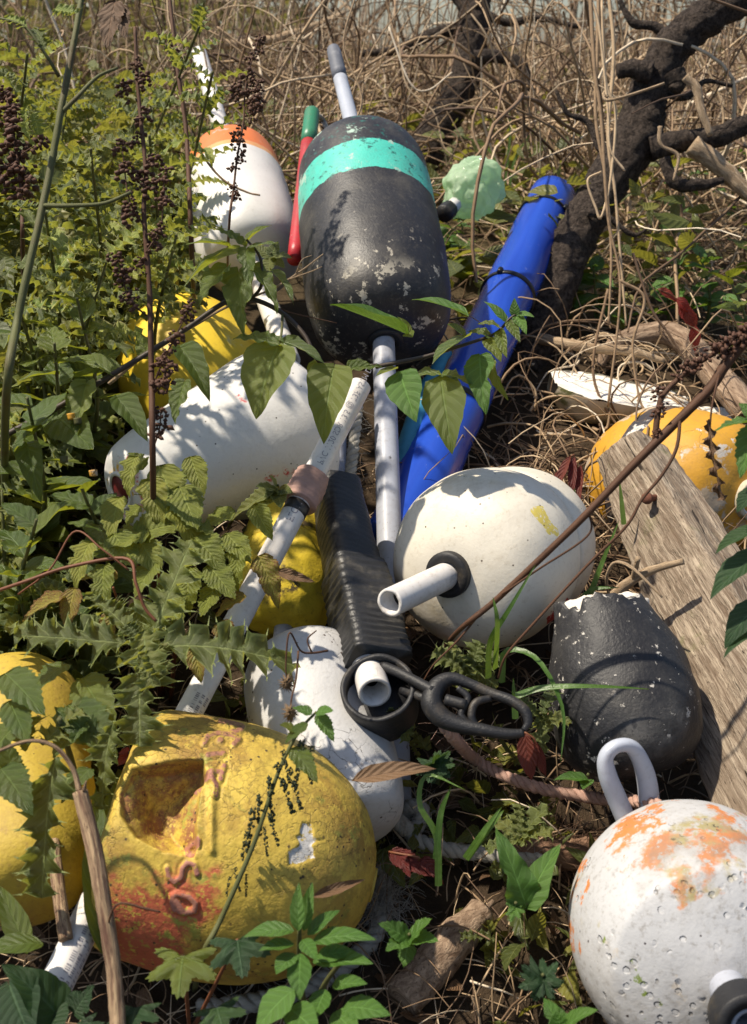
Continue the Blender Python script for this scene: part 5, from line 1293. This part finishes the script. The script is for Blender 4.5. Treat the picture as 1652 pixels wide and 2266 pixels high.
dock('dark purple dock stem standing beside the orange capped buoy', [G(432, 720, 0)] + px([(424, 560, 1.45), (412, 300, 1.5), (392, 150, 1.52), (372, -30, 1.55)]), .0034, .0026, [(.78, .022, .004), (.82, .02, -.006)], 'stem_brown')
tt_ = dock('thick ridged green weed stem leaning across the upper left', [G(10, 1180, 0)] + px([(12, 900, 1.08), (40, 700, 1.09), (75, 540, 1.1), (110, 380, 1.12), (135, 240, 1.13), (158, 120, 1.15), (185, -30, 1.17)]), .0044, .003, [(.97, .014, 0)], 'stem_green', name='weed_stem')
sprig(tt_, px([(135, 250, 1.13), (170, 215, 1.13), (215, 170, 1.14), (260, 150, 1.15)]), .0026, .0014, 'stem_green', 14, 7, 'side_branch')
sprig(tt_, px([(92, 455, 1.11), (160, 455, 1.1), (230, 450, 1.1), (290, 425, 1.1)]), .0024, .0016, 'stem_green', 14, 7, 'side_branch')
sprig(tt_, px([(130, 170, 1.13), (100, 120, 1.12), (55, 60, 1.12), (0, 40, 1.12)]), .0018, .0012, 'stem_green', 14, 7, 'side_branch')
hero(tt_, 'thistle_narrow', 'thistle', [((60, 60), (10, 20), 40, 1.12, 1.12, 0, 'thistle_yellow'), ((100, 110), (75, 40), 44, 1.12, 1.12), ((120, 20), (165, 30), 44, 1.14, 1.13, 0, 'thistle_yellow'), ((60, 235), (35, 300), 44, 1.1, 1.1, .3, 'thistle_yellow'), ((70, 250), (90, 290), 44, 1.1, 1.1, -.3, 'thistle_yellow')])
o = tt_
leaf_px(tt_, 'bramble', 'crisp', (255, 0), (230, 100), 1.3, 1.28, 60)
leaf_px(tt_, 'bramble', 'crisp', (265, 10), (275, 80), 1.3, 1.28, 40)

# the long brown stalk on the right, thin companions
tt_ = dock('long dark brown dock stalk slanting across the cream buoy', [G(970, 1455, .02)] + px([(1010, 1400, 1.14), (1100, 1325, 1.10), (1270, 1165, 1.07), (1400, 1030, 1.06), (1500, 930, 1.06), (1570, 860, 1.06), (1610, 800, 1.06), (1680, 715, 1.06)]), .0022, .0056, [(.93, .026, 0), (.96, .026, .01), (.90, .022, -.01)], branches=[
    (px([(1450, 980, 1.06), (1455, 920, 1.06), (1470, 870, 1.06), (1530, 815, 1.06), (1600, 770, 1.06), (1640, 750, 1.06)]), [(.0, .012, 0), (.18, .016, 0), (.3, .018, 0), (.5, .018, 0), (.58, .02, 0), (.66, .022, 0), (.74, .022, 0), (.82, .022, 0), (.9, .022, 0), (.97, .02, 0)])], wide=1.2)
sprig(tt_, px([(1505, 915, 1.06), (1497, 990, 1.05), (1465, 1050, 1.05), (1420, 1105, 1.05), (1385, 1165, 1.05), (1300, 1250, 1.06), (1180, 1380, 1.07), (1120, 1450, 1.08), (1102, 1500, 1.1)]), .0017, .0011, 'stem_brown', 50, 6, 'side_branch')
sprig(tt_, px([(1110, 1315, 1.09), (1190, 1260, 1.08), (1300, 1185, 1.07), (1302, 1130, 1.07)]), .0012, .0010, 'stem_brown', 24, 5, 'side_branch')
sprig(tt_, px([(1590, 830, 1.05), (1575, 900, 1.04), (1570, 960, 1.04)]), .0012, .0008, 'stem_brown', 10, 5, 'side_branch')
leaf_px(tt_, 'thistle_narrow', 'crisp', (1569, 930), (1580, 1105), 1.04, 1.03, 26, roll=.5)
sprig(tt_, px([(1060, 1360, 1.11), (1010, 1420, 1.12), (960, 1470, 1.13), (935, 1510, 1.14)]), .0012, .0008, 'stem_brown', 12, 5, 'side_branch')

# nettle in front of the yellow buoy
t = thing('nettle', 'nettle stalk with dangling dark seeds in front of the weathered yellow buoy', 'weed', G(430, 2190, 0))
npts = [t.location] + px([(450, 2110, .945), (490, 2030, .945), (560, 1870, .95), (615, 1710, .955), (660, 1620, .96), (700, 1575, .965)])
sprig(t, npts, .0030, .0012, 'stem_green', 40, 8)
for (u_, v_, ln, w_) in ((668, 1640, .040, 1), (688, 1650, .034, 1), (612, 1690, .046, 1), (640, 1700, .038, 1), (595, 1720, .040, 1), (572, 1760, .036, 1), (595, 1800, .03, 1), (560, 1790, .04, 1), (545, 1840, .026, 1), (585, 1830, .026, 1), (520, 1920, .022, 1.4), (545, 1935, .02, 1.4), (508, 1940, .018, 1.4), (625, 1660, .03, 1)):
    p = W(u_, v_, .95); put_cluster(t, p, Vector((random.uniform(-.3, .3), -.2, -1)), ln, NSEEDS, .8)
hero(t, 'nettle', 'night', [((645, 1655), (704, 1720), 54, .95, .93, -.2), ((700, 1580), (742, 1635), 40, .96, .95, -.2, 'fresh'), ((690, 1580), (650, 1560), 34, .96, .96, .2, 'fresh'), ((700, 1575), (735, 1570), 34, .96, .95, 0, 'fresh'), ((660, 1620), (622, 1600), 44, .96, .95, .2), ((680, 1600), (628, 1640), 40, .955, .945, .2)])

# dry burr stem
t = thing('burr_stem', 'dry twig with two spiky burr heads in front of the cracked white buoy', 'weed', W(690, 1440, 1.06))
sprig(t, px([(725, 1440, 1.08), (690, 1445, 1.07), (665, 1440, 1.06), (640, 1400, 1.05), (632, 1470, 1.05), (634, 1505, 1.05)]), .0012, .0007, 'stem_brown', 30, 5)
sprig(t, px([(660, 1440, 1.06), (655, 1500, 1.05), (645, 1545, 1.04), (642, 1575, 1.04)]), .0011, .0007, 'stem_brown', 16, 5, 'side_branch')
sprig(t, px([(690, 1445, 1.07), (680, 1415, 1.07), (700, 1395, 1.07)]), .001, .0006, 'stem_brown', 8, 5, 'side_branch')
def burr(root, c, r, sd):
    g = random.Random(sd); VV, TT = [], []
    for k_ in range(130):
        d = Vector((g.gauss(0, 1), g.gauss(0, 1), g.gauss(0, 1))).normalized(); a = d.orthogonal().normalized() * r * .10; b_ = d.cross(a).normalized() * r * .10
        o_ = len(VV); L = r * g.uniform(.8, 1.25); VV += [a, -a * .5 + b_, -a * .5 - b_, d * L]; TT += [(o_, o_ + 1, o_ + 3), (o_ + 1, o_ + 2, o_ + 3), (o_ + 2, o_, o_ + 3)]
    for k_ in range(10):
        for l_ in range(6): pass
    o = obj('burr_head', mesh_np('burr_head', np.array([list(v) for v in VV]), np.array(TT), M['burr'], smooth=False), root)
    o.location = c - root.location; o.scale = (1, 1, 1.25)
burr(t, W(634, 1512, 1.05), .0085, 1); burr(t, W(642, 1577, 1.04), .0085, 2)

# young plant at the bottom
t = thing('young_plant', 'fresh green plant with pointed leaves at the bottom centre', 'weed', G(690, 2300, 0))
b0 = t.location
for e_ in ((662, 2050), (760, 2120), (640, 2230)):
    tp = W(e_[0], e_[1], .88); sprig(t, [b0, b0.lerp(tp, .5) + Vector((-.005, 0, .01)), tp], .003, .0018, 'stem_green', 14, 7)
hero(t, 'lance', 'fresh', [((660, 2060), (655, 1962), 34, .875, .87, 0), ((672, 2060), (688, 1955), 34, .88, .88, .2), ((650, 2060), (556, 2040), 50, .875, .86, .2), ((680, 2070), (742, 2008), 36, .88, .88, 0), ((690, 2085), (798, 2040), 52, .88, .86, -.2), ((650, 2090), (575, 2090), 44, .87, .86, .3), ((668, 2080), (700, 2120), 36, .87, .85, 0), ((650, 2110), (610, 2150), 50, .87, .85, .1), ((665, 2110), (655, 2195), 56, .865, .84, 0), ((690, 2130), (820, 2120), 56, .88, .86, -.2), ((700, 2120), (770, 2090), 46, .88, .87, 0), ((735, 2180), (806, 2170), 40, .87, .85, 0), ((650, 2190), (560, 2250), 80, .85, .83, .1), ((640, 2230), (700, 2280), 70, .85, .82, 0), ((760, 2230), (840, 2220), 60, .86, .84, 0), ((740, 2240), (790, 2290), 60, .86, .83, 0), ((720, 2190), (690, 2250), 50, .86, .84, 0)])
# lobed leaves in the shade
t = thing('wild_grape', 'dark lobed vine leaves under the front yellow buoy', 'vine', G(420, 2290, 0))
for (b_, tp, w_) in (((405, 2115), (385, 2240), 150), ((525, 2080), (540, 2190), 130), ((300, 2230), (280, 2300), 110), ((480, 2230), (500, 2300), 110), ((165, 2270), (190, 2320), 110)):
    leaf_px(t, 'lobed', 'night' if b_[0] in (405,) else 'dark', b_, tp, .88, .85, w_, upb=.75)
sprig(t, [t.location, W(405, 2115, .885)], .002, .0014, 'stem_red', 10, 6)
sprig(t, [t.location, W(525, 2080, .89)], .002, .0014, 'stem_red', 10, 6)

# broken dry stalk on the left
t = thing('dry_stalk', 'broken ridged tan stalk standing in the lower left corner', 'stalk', W(262, 2300, .86))
tube('stalk', px([(262, 2300, .86), (252, 2150, .875), (232, 2020, .885), (208, 1880, .9), (176, 1752, .915)]), [.0062, .0060, .0062, .0066, .0060], M['stalk'], t, 50, 18, rip=lambda s, th: .0006 * np.sin(th * 8) + 0 * s, rough=.0006, rscale=120)
tube('bent_top', px([(176, 1755, .915), (160, 1700, .92), (120, 1652, .92), (60, 1640, .92), (-30, 1672, .92)]), [.0026, .0020, .0017, .0016, .0014], M['stalk'], t, 24, 7)
tube('splinter', px([(185, 1750, .912), (190, 1728, .91)]), [.002, .0006], M['stalk'], t, 5, 6)
tube('tendril', px([(236, 2050, .88), (260, 2000, .87), (320, 2010, .87), (355, 2018, .87)]), [.0008, .0009, .0011, .0008], M['stem_brown'], t, 14, 5)
tube('dead_stick', px([(118, 1860, 1.02), (128, 1960, .99), (145, 2080, .96)]), [.005, .006, .006], M['stalk'], None, 20, 12, rough=.001, rscale=100)
tag(bpy.data.objects['dead_stick.001'] if 'dead_stick.001' in bpy.data.objects else bpy.data.objects['dead_stick'], 'short dark split stick beside the short white pipe', 'stick')
t = thing('dead_twig', 'thin reddish twig arching over the bramble leaves on the left', 'twig', W(-20, 1312, 1.08))
sprig(t, px([(-20, 1312, 1.08), (60, 1285, 1.07), (150, 1255, 1.07), (278, 1236, 1.06), (300, 1290, 1.05), (320, 1345, 1.05), (345, 1375, 1.05)]), .0018, .0016, 'stem_red', 40, 6)
sprig(t, px([(40, 1315, 1.08), (110, 1260, 1.07), (165, 1176, 1.07), (225, 1215, 1.06), (285, 1262, 1.06)]), .001, .001, 'stem_red', 30, 5, 'side_branch')
t = thing('dead_twig', 'pale forked twig reaching towards the foot of the black and teal buoy', 'twig', W(240, 850, 1.27))
sprig(t, px([(240, 850, 1.27), (340, 770, 1.27), (430, 720, 1.27), (500, 680, 1.28), (600, 640, 1.28), (665, 600, 1.28), (715, 562, 1.28)]), .0022, .0008, 'palewood', 40, 6)
sprig(t, px([(640, 618, 1.28), (690, 600, 1.27), (712, 590, 1.27)]), .001, .0005, 'palewood', 10, 5, 'side_branch')
sprig(t, px([(560, 660, 1.28), (640, 690, 1.27), (745, 715, 1.27)]), .0011, .0005, 'stem_brown', 16, 5, 'side_branch')
sprig(t, px([(655, 605, 1.28), (668, 575, 1.27), (690, 565, 1.27)]), .0008, .0004, 'palewood', 8, 5, 'side_branch')

# right edge plant
t = thing('nightshade_vine', 'dark leaves poking in at the right edge over the timber beam', 'vine', W(1720, 1300, 1.0))
sprig(t, px([(1720, 1420, 1.0), (1690, 1250, .99), (1680, 1100, .98), (1670, 930, .98)]), .003, .002, 'stem_dark', 16, 7)
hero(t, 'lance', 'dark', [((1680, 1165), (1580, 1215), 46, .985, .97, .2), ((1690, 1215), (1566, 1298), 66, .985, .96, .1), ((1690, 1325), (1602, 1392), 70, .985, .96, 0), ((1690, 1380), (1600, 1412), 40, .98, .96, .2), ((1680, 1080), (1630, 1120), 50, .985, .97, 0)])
hero(t, 'nettle', 'fresh', [((1680, 935), (1588, 928), 44, .98, .96, .3), ((1680, 935), (1632, 1040), 70, .98, .96, 0), ((1670, 925), (1640, 890), 40, .98, .98, 0)])

# red leaves
def redleaf(label, rows, kind='lance', mat='red'):
    t = thing('red_leaf_sprig', label, 'leaves', W(*rows[0][0], rows[0][3]))
    hero(t, kind, mat, rows)
    tube('stalk', [W(*r_[0], r_[3]) for r_ in rows[:2]] + [W(*rows[-1][0], rows[-1][3]) - Vector((0, 0, .02))], [.0012, .0012, .001], M['stem_red'], t, 8, 5)
redleaf('bright red drooping leaf in the green weeds right of the leaning trunk', [((1455, 640), (1500, 665), 28, 1.82, 1.82, 0), ((1495, 660), (1530, 690), 30, 1.82, 1.82, 0), ((1520, 685), (1538, 730), 30, 1.82, 1.82, .2), ((1535, 720), (1540, 775), 26, 1.82, 1.82, -.2), ((1505, 670), (1535, 720), 30, 1.82, 1.82, .5)])
redleaf('dark red pointed leaves behind the cream buoy', [((1262, 1010), (1225, 1080), 20, 1.5, 1.47, 0), ((1270, 1010), (1262, 1100), 20, 1.5, 1.47, 0), ((1285, 1030), (1280, 1110), 20, 1.5, 1.47, .2), ((1240, 1040), (1212, 1090), 18, 1.5, 1.48, 0)], 'lance', 'darkred')
redleaf('dull red leaf lying under the snap clip', [((1160, 1620), (1175, 1730), 44, 1.1, 1.1, 0), ((1185, 1640), (1205, 1720), 30, 1.1, 1.1, .4)], 'lance', 'darkred')
redleaf('orange red leaf on the soil beside the thick grey rope', [((860, 1885), (960, 1935), 46, 1.07, 1.05, .2), ((930, 1900), (985, 1948), 34, 1.06, 1.05, 0), ((880, 1880), (905, 1940), 30, 1.07, 1.05, .3)], 'bramble', 'darkred')
redleaf('small red leaf beside the hollow of the weathered yellow buoy', [((290, 1668), (258, 1690), 34, 1.03, 1.02, 0), ((285, 1665), (262, 1660), 24, 1.03, 1.03, 0)], 'ovate')
t = thing('dead_leaf', 'long curled brown leaf lying against the cracked white buoy', 'leaf', W(780, 1725, 1.04)); 
leaf_px(t, 'lance', 'crisp', (778, 1728), (955, 1684), 1.03, 1.02, 46, roll=.2, name='blade')
t = thing('dead_leaf', 'thin dark red curled leaf resting on the front yellow buoy', 'leaf', W(700, 1990, .95))
leaf_px(t, 'lance', 'crisp', (690, 1985), (805, 1945), .945, .945, 24, roll=.6, name='blade')

# single weeds between the buoys
def little(label, base, tips, kind, mat, w, d, name='small_weed'):
    t = thing(name, label, 'weed', G(*base, 0))
    c = W(*base, d)
    sprig(t, [t.location, c + Vector((0, 0, .006))], .002, .0015, 'stem_green', 6, 6)
    for tp in tips: leaf_px(t, kind, mat, base, tp, d, d - random.uniform(0, .03), w, roll=random.uniform(-.3, .3))
little('small thistle sprouting under the cream buoy', (1040, 1490), [(960, 1440), (1000, 1425), (1060, 1420), (1105, 1450), (1100, 1500), (1010, 1520), (1050, 1450)], 'thistle', 'thistle', 58, 1.16)
little('small thistle growing beside the hook of the snap clip', (1195, 1590), [(1150, 1545), (1215, 1525), (1240, 1580), (1190, 1640), (1225, 1610)], 'thistle_narrow', 'thistle', 34, 1.13)
little('little thistle behind the thick grey rope', (1150, 1860), [(1110, 1800), (1180, 1790), (1210, 1830), (1090, 1850), (1150, 1780)], 'thistle_narrow', 'thistle', 40, 1.09)
little('two broad green leaves on the soil above the driftwood log', (1165, 2010), [(1125, 1880), (1205, 1880)], 'ovate', 'fresh', 78, 1.0)
little('small serrated seedling left of the broad green leaves', (905, 2080), [(850, 2040), (945, 2030), (890, 2140), (960, 2070), (860, 2090)], 'nettle', 'fresh', 52, .97)
little('small bright seedling above the driftwood log', (1140, 2010), [(1115, 1990), (1150, 2035), (1125, 2040)], 'lobed', 'fresh', 34, .99)
little('green leaf lying near the hose loop', (1300, 1725), [(1232, 1712), (1290, 1745)], 'ovate', 'fresh', 34, 1.1)
little('dark weed spreading right of the driftwood log', (1200, 2170), [(1150, 2120), (1240, 2110), (1260, 2180), (1170, 2230), (1130, 2180), (1230, 2230)], 'lobed', 'dark', 80, .9)
little('pale leafy weed at the bottom edge beside the chipped buoy', (1245, 2290), [(1215, 2220), (1270, 2215), (1230, 2240)], 'ovate', 'fresh', 60, .86)
little('small green weed between the long pipe and the taped float', (615, 1085), [(570, 1070), (600, 1050), (640, 1080), (580, 1110), (620, 1120), (545, 1110), (500, 1120)], 'nettle', 'thistle', 40, 1.28)
little('spiny weed tucked above the taped float cup', (880, 1590), [(850, 1600), (900, 1630), (870, 1570)], 'thistle_narrow', 'thistle', 34, 1.16)
little('leafy weed against the orange capped buoy', (600, 570), [(560, 540), (610, 530), (640, 560), (590, 600), (630, 590)], 'nettle', 'thistle', 34, 1.6)
little('dark weed below the tape wound float beside the pipe end', (960, 1690), [(900, 1700), (940, 1740), (1010, 1730), (1020, 1690), (960, 1650)], 'lobed', 'dark', 70, 1.1)
# grass
def grass(label, blades, name='grass_tuft'):
    t = thing(name, label, 'grass', W(*blades[0][0]))
    for pts in blades:
        P = px(pts); X, _ = spline(P, [0] * len(P), 16); n = len(X); tg = np.gradient(X, axis=0)
        tc = np.array([0, 0, CZ]) - X; sd = np.cross(tg, tc + np.array([.4, 0, .8])); sd /= np.linalg.norm(sd, axis=1)[:, None]
        w = .0028 * np.sin(np.linspace(.5, 1, n) * np.pi) ** .7 * 1.2
        V = np.concatenate([X + sd * w[:, None], X, X - sd * w[:, None]]); V[n:2 * n] -= np.array([0, 0, .0008])
        a = np.arange(n - 1); Q = np.vstack([np.stack([a, a + 1, a + n + 1, a + n], -1), np.stack([a + n, a + n + 1, a + 2 * n + 1, a + 2 * n], -1)])
        uv = np.stack([np.repeat([0, .5, 1], n), np.tile(np.linspace(0, 1, n), 3)], -1)
        obj('blade', mesh_np('blade', V - np.array(t.location), Q, M['grass'], uv=uv), t)
grass('long green grass blades bending below the cream buoy', [[(1110, 1510, 1.13), (1120, 1440, 1.12), (1190, 1460, 1.1), (1245, 1570, 1.08), (1240, 1690, 1.07)], [(1080, 1500, 1.12), (1085, 1420, 1.1), (1125, 1350, 1.08), (1190, 1240, 1.08)], [(1140, 1540, 1.1), (1200, 1522, 1.09), (1300, 1518, 1.08), (1435, 1524, 1.08)], [(1095, 1480, 1.12), (1100, 1380, 1.08), (1090, 1320, 1.08)], [(1140, 1590, 1.12), (1135, 1500, 1.12)], [(1300, 1330, 1.3), (1330, 1250, 1.3), (1370, 1150, 1.3)]])
grass('bright grass blades beside the knotted rope', [[(970, 1960, 1.03), (965, 1850, 1.03), (928, 1780, 1.03), (945, 1715, 1.03), (1030, 1748, 1.02)], [(1030, 1900, 1.03), (1070, 1840, 1.02), (1110, 1785, 1.02)], [(1035, 1895, 1.03), (1090, 1820, 1.02), (1115, 1792, 1.02)], [(965, 1900, 1.03), (975, 1800, 1.03), (998, 1740, 1.03)]])
grass('tall grass blades standing before the crooked trunk', [[(1115, 420, 2.6), (1128, 300, 2.6), (1126, 215, 2.6)], [(1110, 400, 2.6), (1080, 330, 2.6), (1020, 300, 2.6)], [(1125, 430, 2.5), (1140, 350, 2.5), (1200, 260, 2.5)]])
grass('thin grass blades by the forked stick and the beam', [[(1270, 1345, 1.3), (1310, 1305, 1.29), (1370, 1300, 1.28)], [(1275, 1150, 1.4), (1270, 1080, 1.4)], [(1380, 1160, 1.4), (1370, 1060, 1.4)]])

# hanging dead vines in front of the field
VN = [[(1305, -30), (1315, 150), (1330, 260), (1345, 480), (1372, 640), (1345, 900)], [(1325, -30), (1322, 100), (1318, 260), (1340, 400), (1352, 560), (1346, 720)], [(1345, -30), (1358, 120), (1345, 300), (1360, 420), (1372, 560), (1385, 720)],
      [(1300, -20), (1325, 60), (1345, 250), (1350, 330), (1382, 378)], [(1330, 0), (1340, 180), (1362, 250), (1350, 400), (1330, 480), (1318, 460), (1300, 400), (1330, 380)], [(1345, 640), (1312, 800), (1332, 890), (1382, 960), (1400, 975)], [(1370, 620), (1425, 660), (1400, 760), (1412, 870), (1430, 920)],
      [(1400, 560), (1440, 680), (1480, 740), (1522, 808)], [(1352, 880), (1345, 940), (1336, 950)]]
for q, v_ in enumerate(VN):
    o = tube('hanging_vine', px(v_, 1.72 + .03 * (q % 3)), np.linspace(.0034 if q < 3 else .0024, .0018, len(v_)), M['vine'], None, 50, 7, rough=.0006, rscale=120)
    tag(o, 'tan dead vine hanging in the bundle in front of the leaning trunk', 'vine', 'dead vines hanging by the leaning trunk')
o = tube('pale_twig', px([(1345, 215, 1.7), (1335, 210, 1.7), (1345, 222, 1.69), (1400, 208, 1.68), (1470, 184, 1.67)]), [.002, .0022, .0024, .0022, .002], M['palewood'], None, 24, 7)
tag(o, 'single pale twig sticking out in front of the leaning trunk', 'twig')
BV = [[(730, 520), (760, 330), (800, 220), (760, 100), (790, -20)], [(400, 240), (440, 330), (490, 395), (545, 425), (575, 432)], [(880, 80), (900, 190), (960, 250), (985, 330), (1040, 360), (1105, 395)], [(960, 400), (910, 470), (860, 545)], [(560, 240), (650, 180), (690, 140), (600, 250)],
      [(860, 60), (905, 180), (945, 200), (1000, 160)], [(1000, 140), (940, 260), (1010, 300), (990, 370)], [(1100, 180), (1190, 240), (1240, 330), (1290, 350)], [(1180, 330), (1250, 420), (1300, 560), (1280, 640)], [(1420, 460), (1560, 440), (1652, 360), (1700, 300)], [(1540, 100), (1600, 250), (1570, 400), (1620, 520), (1690, 560)], [(1500, 560), (1560, 520), (1640, 540), (1700, 500)],
      [(1250, 60), (1220, 180), (1290, 240), (1250, 330)], [(1130, 20), (1180, 120), (1260, 100), (1330, 30)], [(620, 60), (700, 40), (790, 90), (850, 30)], [(480, 60), (560, 110), (640, 90), (720, 120)], [(1420, 580), (1500, 610), (1580, 570), (1652, 500)], [(1660, 70), (1600, 130), (1520, 120), (1440, 180)],
      [(1460, 640), (1520, 600), (1570, 640), (1630, 600)], [(1200, 420), (1160, 500), (1190, 560), (1150, 620)], [(1010, 520), (1050, 560), (1040, 640), (1080, 690)]]
for q, v_ in enumerate(BV):
    o = tube('dead_vine', px(v_, 1.9 if q in (0, 3) else 1.75 if q == 1 else 2.35 + .12 * (q % 5)), np.linspace(.0022, .0014, len(v_)), M['vine'], None, 40, 6, rough=.0004, rscale=120)
    tag(o, 'loose tan dead vine looping over the field behind the buoys', 'vine', 'loose dead vines over the field')
for q, (v_, lab) in enumerate((([(640, 150), (760, 215), (830, 240), (960, 290)], 'bleached pale branch lying behind the stick of the teal banded buoy'), ([(450, 100), (560, 95), (650, 75), (760, 30)], 'bleached fallen branch at the top above the orange capped buoy'), ([(1080, 280), (1180, 320), (1290, 340), (1380, 330)], 'pale fallen branch between the two dark trunks'))):
    o = tube('fallen_branch', px(v_, 3.1 + .3 * q), [.014, .013, .012, .008], M['palewood'], None, 30, 9, rough=.003, rscale=40); tag(o, lab, 'branch')

# the mass of thistles and docks on the left
rl = random.Random(21); random.seed(33)
gl = 'thistles massed along the left side'
for q in range(34):
    y = 1.12 + 1.7 * (q / 34) ** 1.1; e_ = float(np.interp(y, [1.1, 1.3, 1.5, 1.8, 2.2, 3], [-.37, -.43, -.45, -.40, -.37, -.46]))
    x = e_ - rl.random() * max(.08, .34 * y + .04 + e_); b_ = Vector((x, y, gz(y)))
    h = rl.uniform(.22, .40) * (1 if y > 1.35 else .62); tp = b_ + Vector((rl.uniform(-.06, .05), rl.uniform(-.08, .04), h))
    thistle('spiny green thistle crowded among the weeds on the left side', b_, tp, rl.randint(12, 16), rl.uniform(.08, .125), gl)
TL = ['tall thistle with yellowing leaves over the stick of the orange capped buoy', 'spiny thistle top just above the orange cap of the white buoy', 'thistle right behind the tall dark dock stalk at the upper left', 'thistle between the thick ridged stem and the tall dock stalk',
      'thistle pressed against the left side of the orange capped buoy', 'thistle just above and left of the round yellow buoy', 'thistle close to the right side of the thick ridged weed stem', 'thistle behind the dark purple stem by the orange capped buoy', 'thistle in the top left corner behind the thick ridged stem']
SL = ['leafy nightshade shoot halfway up the left side under the thick stem', 'leafy nightshade shoot where the climbing vine leaves the left edge', 'leafy nightshade shoot at the left edge below the climbing vine', 'leafy nightshade shoot left of the red cored end of the white buoy', 'leafy nightshade shoot at the left edge above the reddish arching twig', 'leafy nightshade shoot at the left edge beside the rusty seed heads']
FL = ['low green weed at the foot of the crooked trunk', 'green weed beside the foot of the leaning trunk', 'green weed under the hanging vines by the leaning trunk', 'green weed below the bright red drooping leaf', 'leafy green weed at the right edge beyond the driftwood limb', 'green weed left of the bright red drooping leaf', 'green weed under the crumpled green bottle', 'low green weed between the black buoy and the blue roll', 'green weed between the driftwood limb and the right edge', 'green weed under the broken right hand branch of the trunk', 'tiny green weed at the foot of the black and teal buoy', 'green weed at the right edge under the dark side branch', 'green weed between the orange capped buoy and the red stick', 'green weed behind the red and green stick']
for q, (u_, v_, d_, bu, bv) in enumerate(((440, 60, 1.32, 300, 520), (470, 160, 1.36, 330, 560), (330, 300, 1.3, 300, 760), (200, 330, 1.25, 180, 780), (390, 520, 1.35, 340, 900), (240, 560, 1.22, 210, 1000), (100, 470, 1.2, 90, 950), (400, 440, 1.5, 380, 760), (60, 120, 1.35, 60, 640))):
    b_ = G(bu, bv, 0); thistle(TL[q], b_, W(u_, v_, d_), 15, .095, 'tall thistles in the upper left', t0=.52, yellow=.25)
for q, (u_, v_, d_, bu, bv) in enumerate(((170, 660, 1.2, 170, 1060), (120, 760, 1.18, 120, 1120), (60, 880, 1.15, 60, 1250), (180, 1080, 1.13, 180, 1400), (80, 1150, 1.1, 80, 1480), (30, 640, 1.25, 30, 1040))):
    b_ = G(bu, bv, 0); thistle(SL[q], b_, W(u_, v_, d_), 14, .075, 'nightshade shoots on the left', ('ovate', 'heart'), 'night', name='nightshade_shoot')
for q, (u_, v_) in enumerate(((580, 235), (640, 270), (560, 210), (610, 250))):
    b_ = G(u_, v_ + 60, 0); thistle(('broad leaved green plant just right of the thin dock stalk', 'broad leaved green plant left of the green stick end', 'broad leaved plant behind the orange cap of the white buoy', 'broad leaved green plant between the orange cap and the green stick end')[q], b_, b_ + Vector((.02, 0, .12)), 6, .13, 'broad leaved plants behind the buoys', ('heart',), 'fresh', name='broad_leaf_plant')
for q, (u_, v_, h_) in enumerate(((1150, 330, .2), (1330, 700, .12), (1250, 690, .12), (1560, 700, .14), (1620, 650, .2), (1480, 690, .14), (1060, 480, .10), (1010, 540, .08), (1620, 780, .16), (1500, 560, .2), (1020, 600, .08), (1640, 480, .2), (640, 420, .1), (640, 350, .12))):
    b_ = G(u_, v_ + 30, 0); thistle(FL[q], b_, b_ + Vector((rl.uniform(-.03, .03), 0, h_)), 10, .07, 'green weeds in the dry field', ('ovate', 'heart'), 'fresh' if q % 2 else 'night', name='field_weed')

# ------------------------------------------------------------------ pieces of parts go under their part
NEST = {'tape_tip': 'stick', 'collar': 'stick', 'spindle_washer': 'spindle', 'bolt_head': 'bolt_shank', 'tape_collar': 'tube', 'black_tape_band': 'tube', 'printed_text': 'tube', 'printed_code': 'tube', 'coupling': 'tube', 'end_plug': 'pipe', 'pipe_liner': 'hub', 'washer': 'pipe_stub', 'bore_shade': 'pipe_stub', 'cup_floor': 'end_cup', 'end_pipe': 'end_cup', 'splinter': 'stalk', 'cap': 'neck', 'core': 'end_hole'}
for o in list(bpy.data.objects):
    kind_ = o.name.split('.')[0]
    if o.parent is None: continue
    sib = list(o.parent.children)
    if kind_ in NEST:
        for s_ in sib:
            if s_.name.split('.')[0] == NEST[kind_] and s_ is not o: o.parent = s_; break
    elif kind_ == 'tie_head':
        ties = [s_ for s_ in sib if s_.name.split('.')[0] == 'cable_tie']; heads = [s_ for s_ in sib if s_.name.split('.')[0] == 'tie_head']
        if len(ties) >= 3:
            for a_, b_ in zip(ties, heads): b_.parent = a_
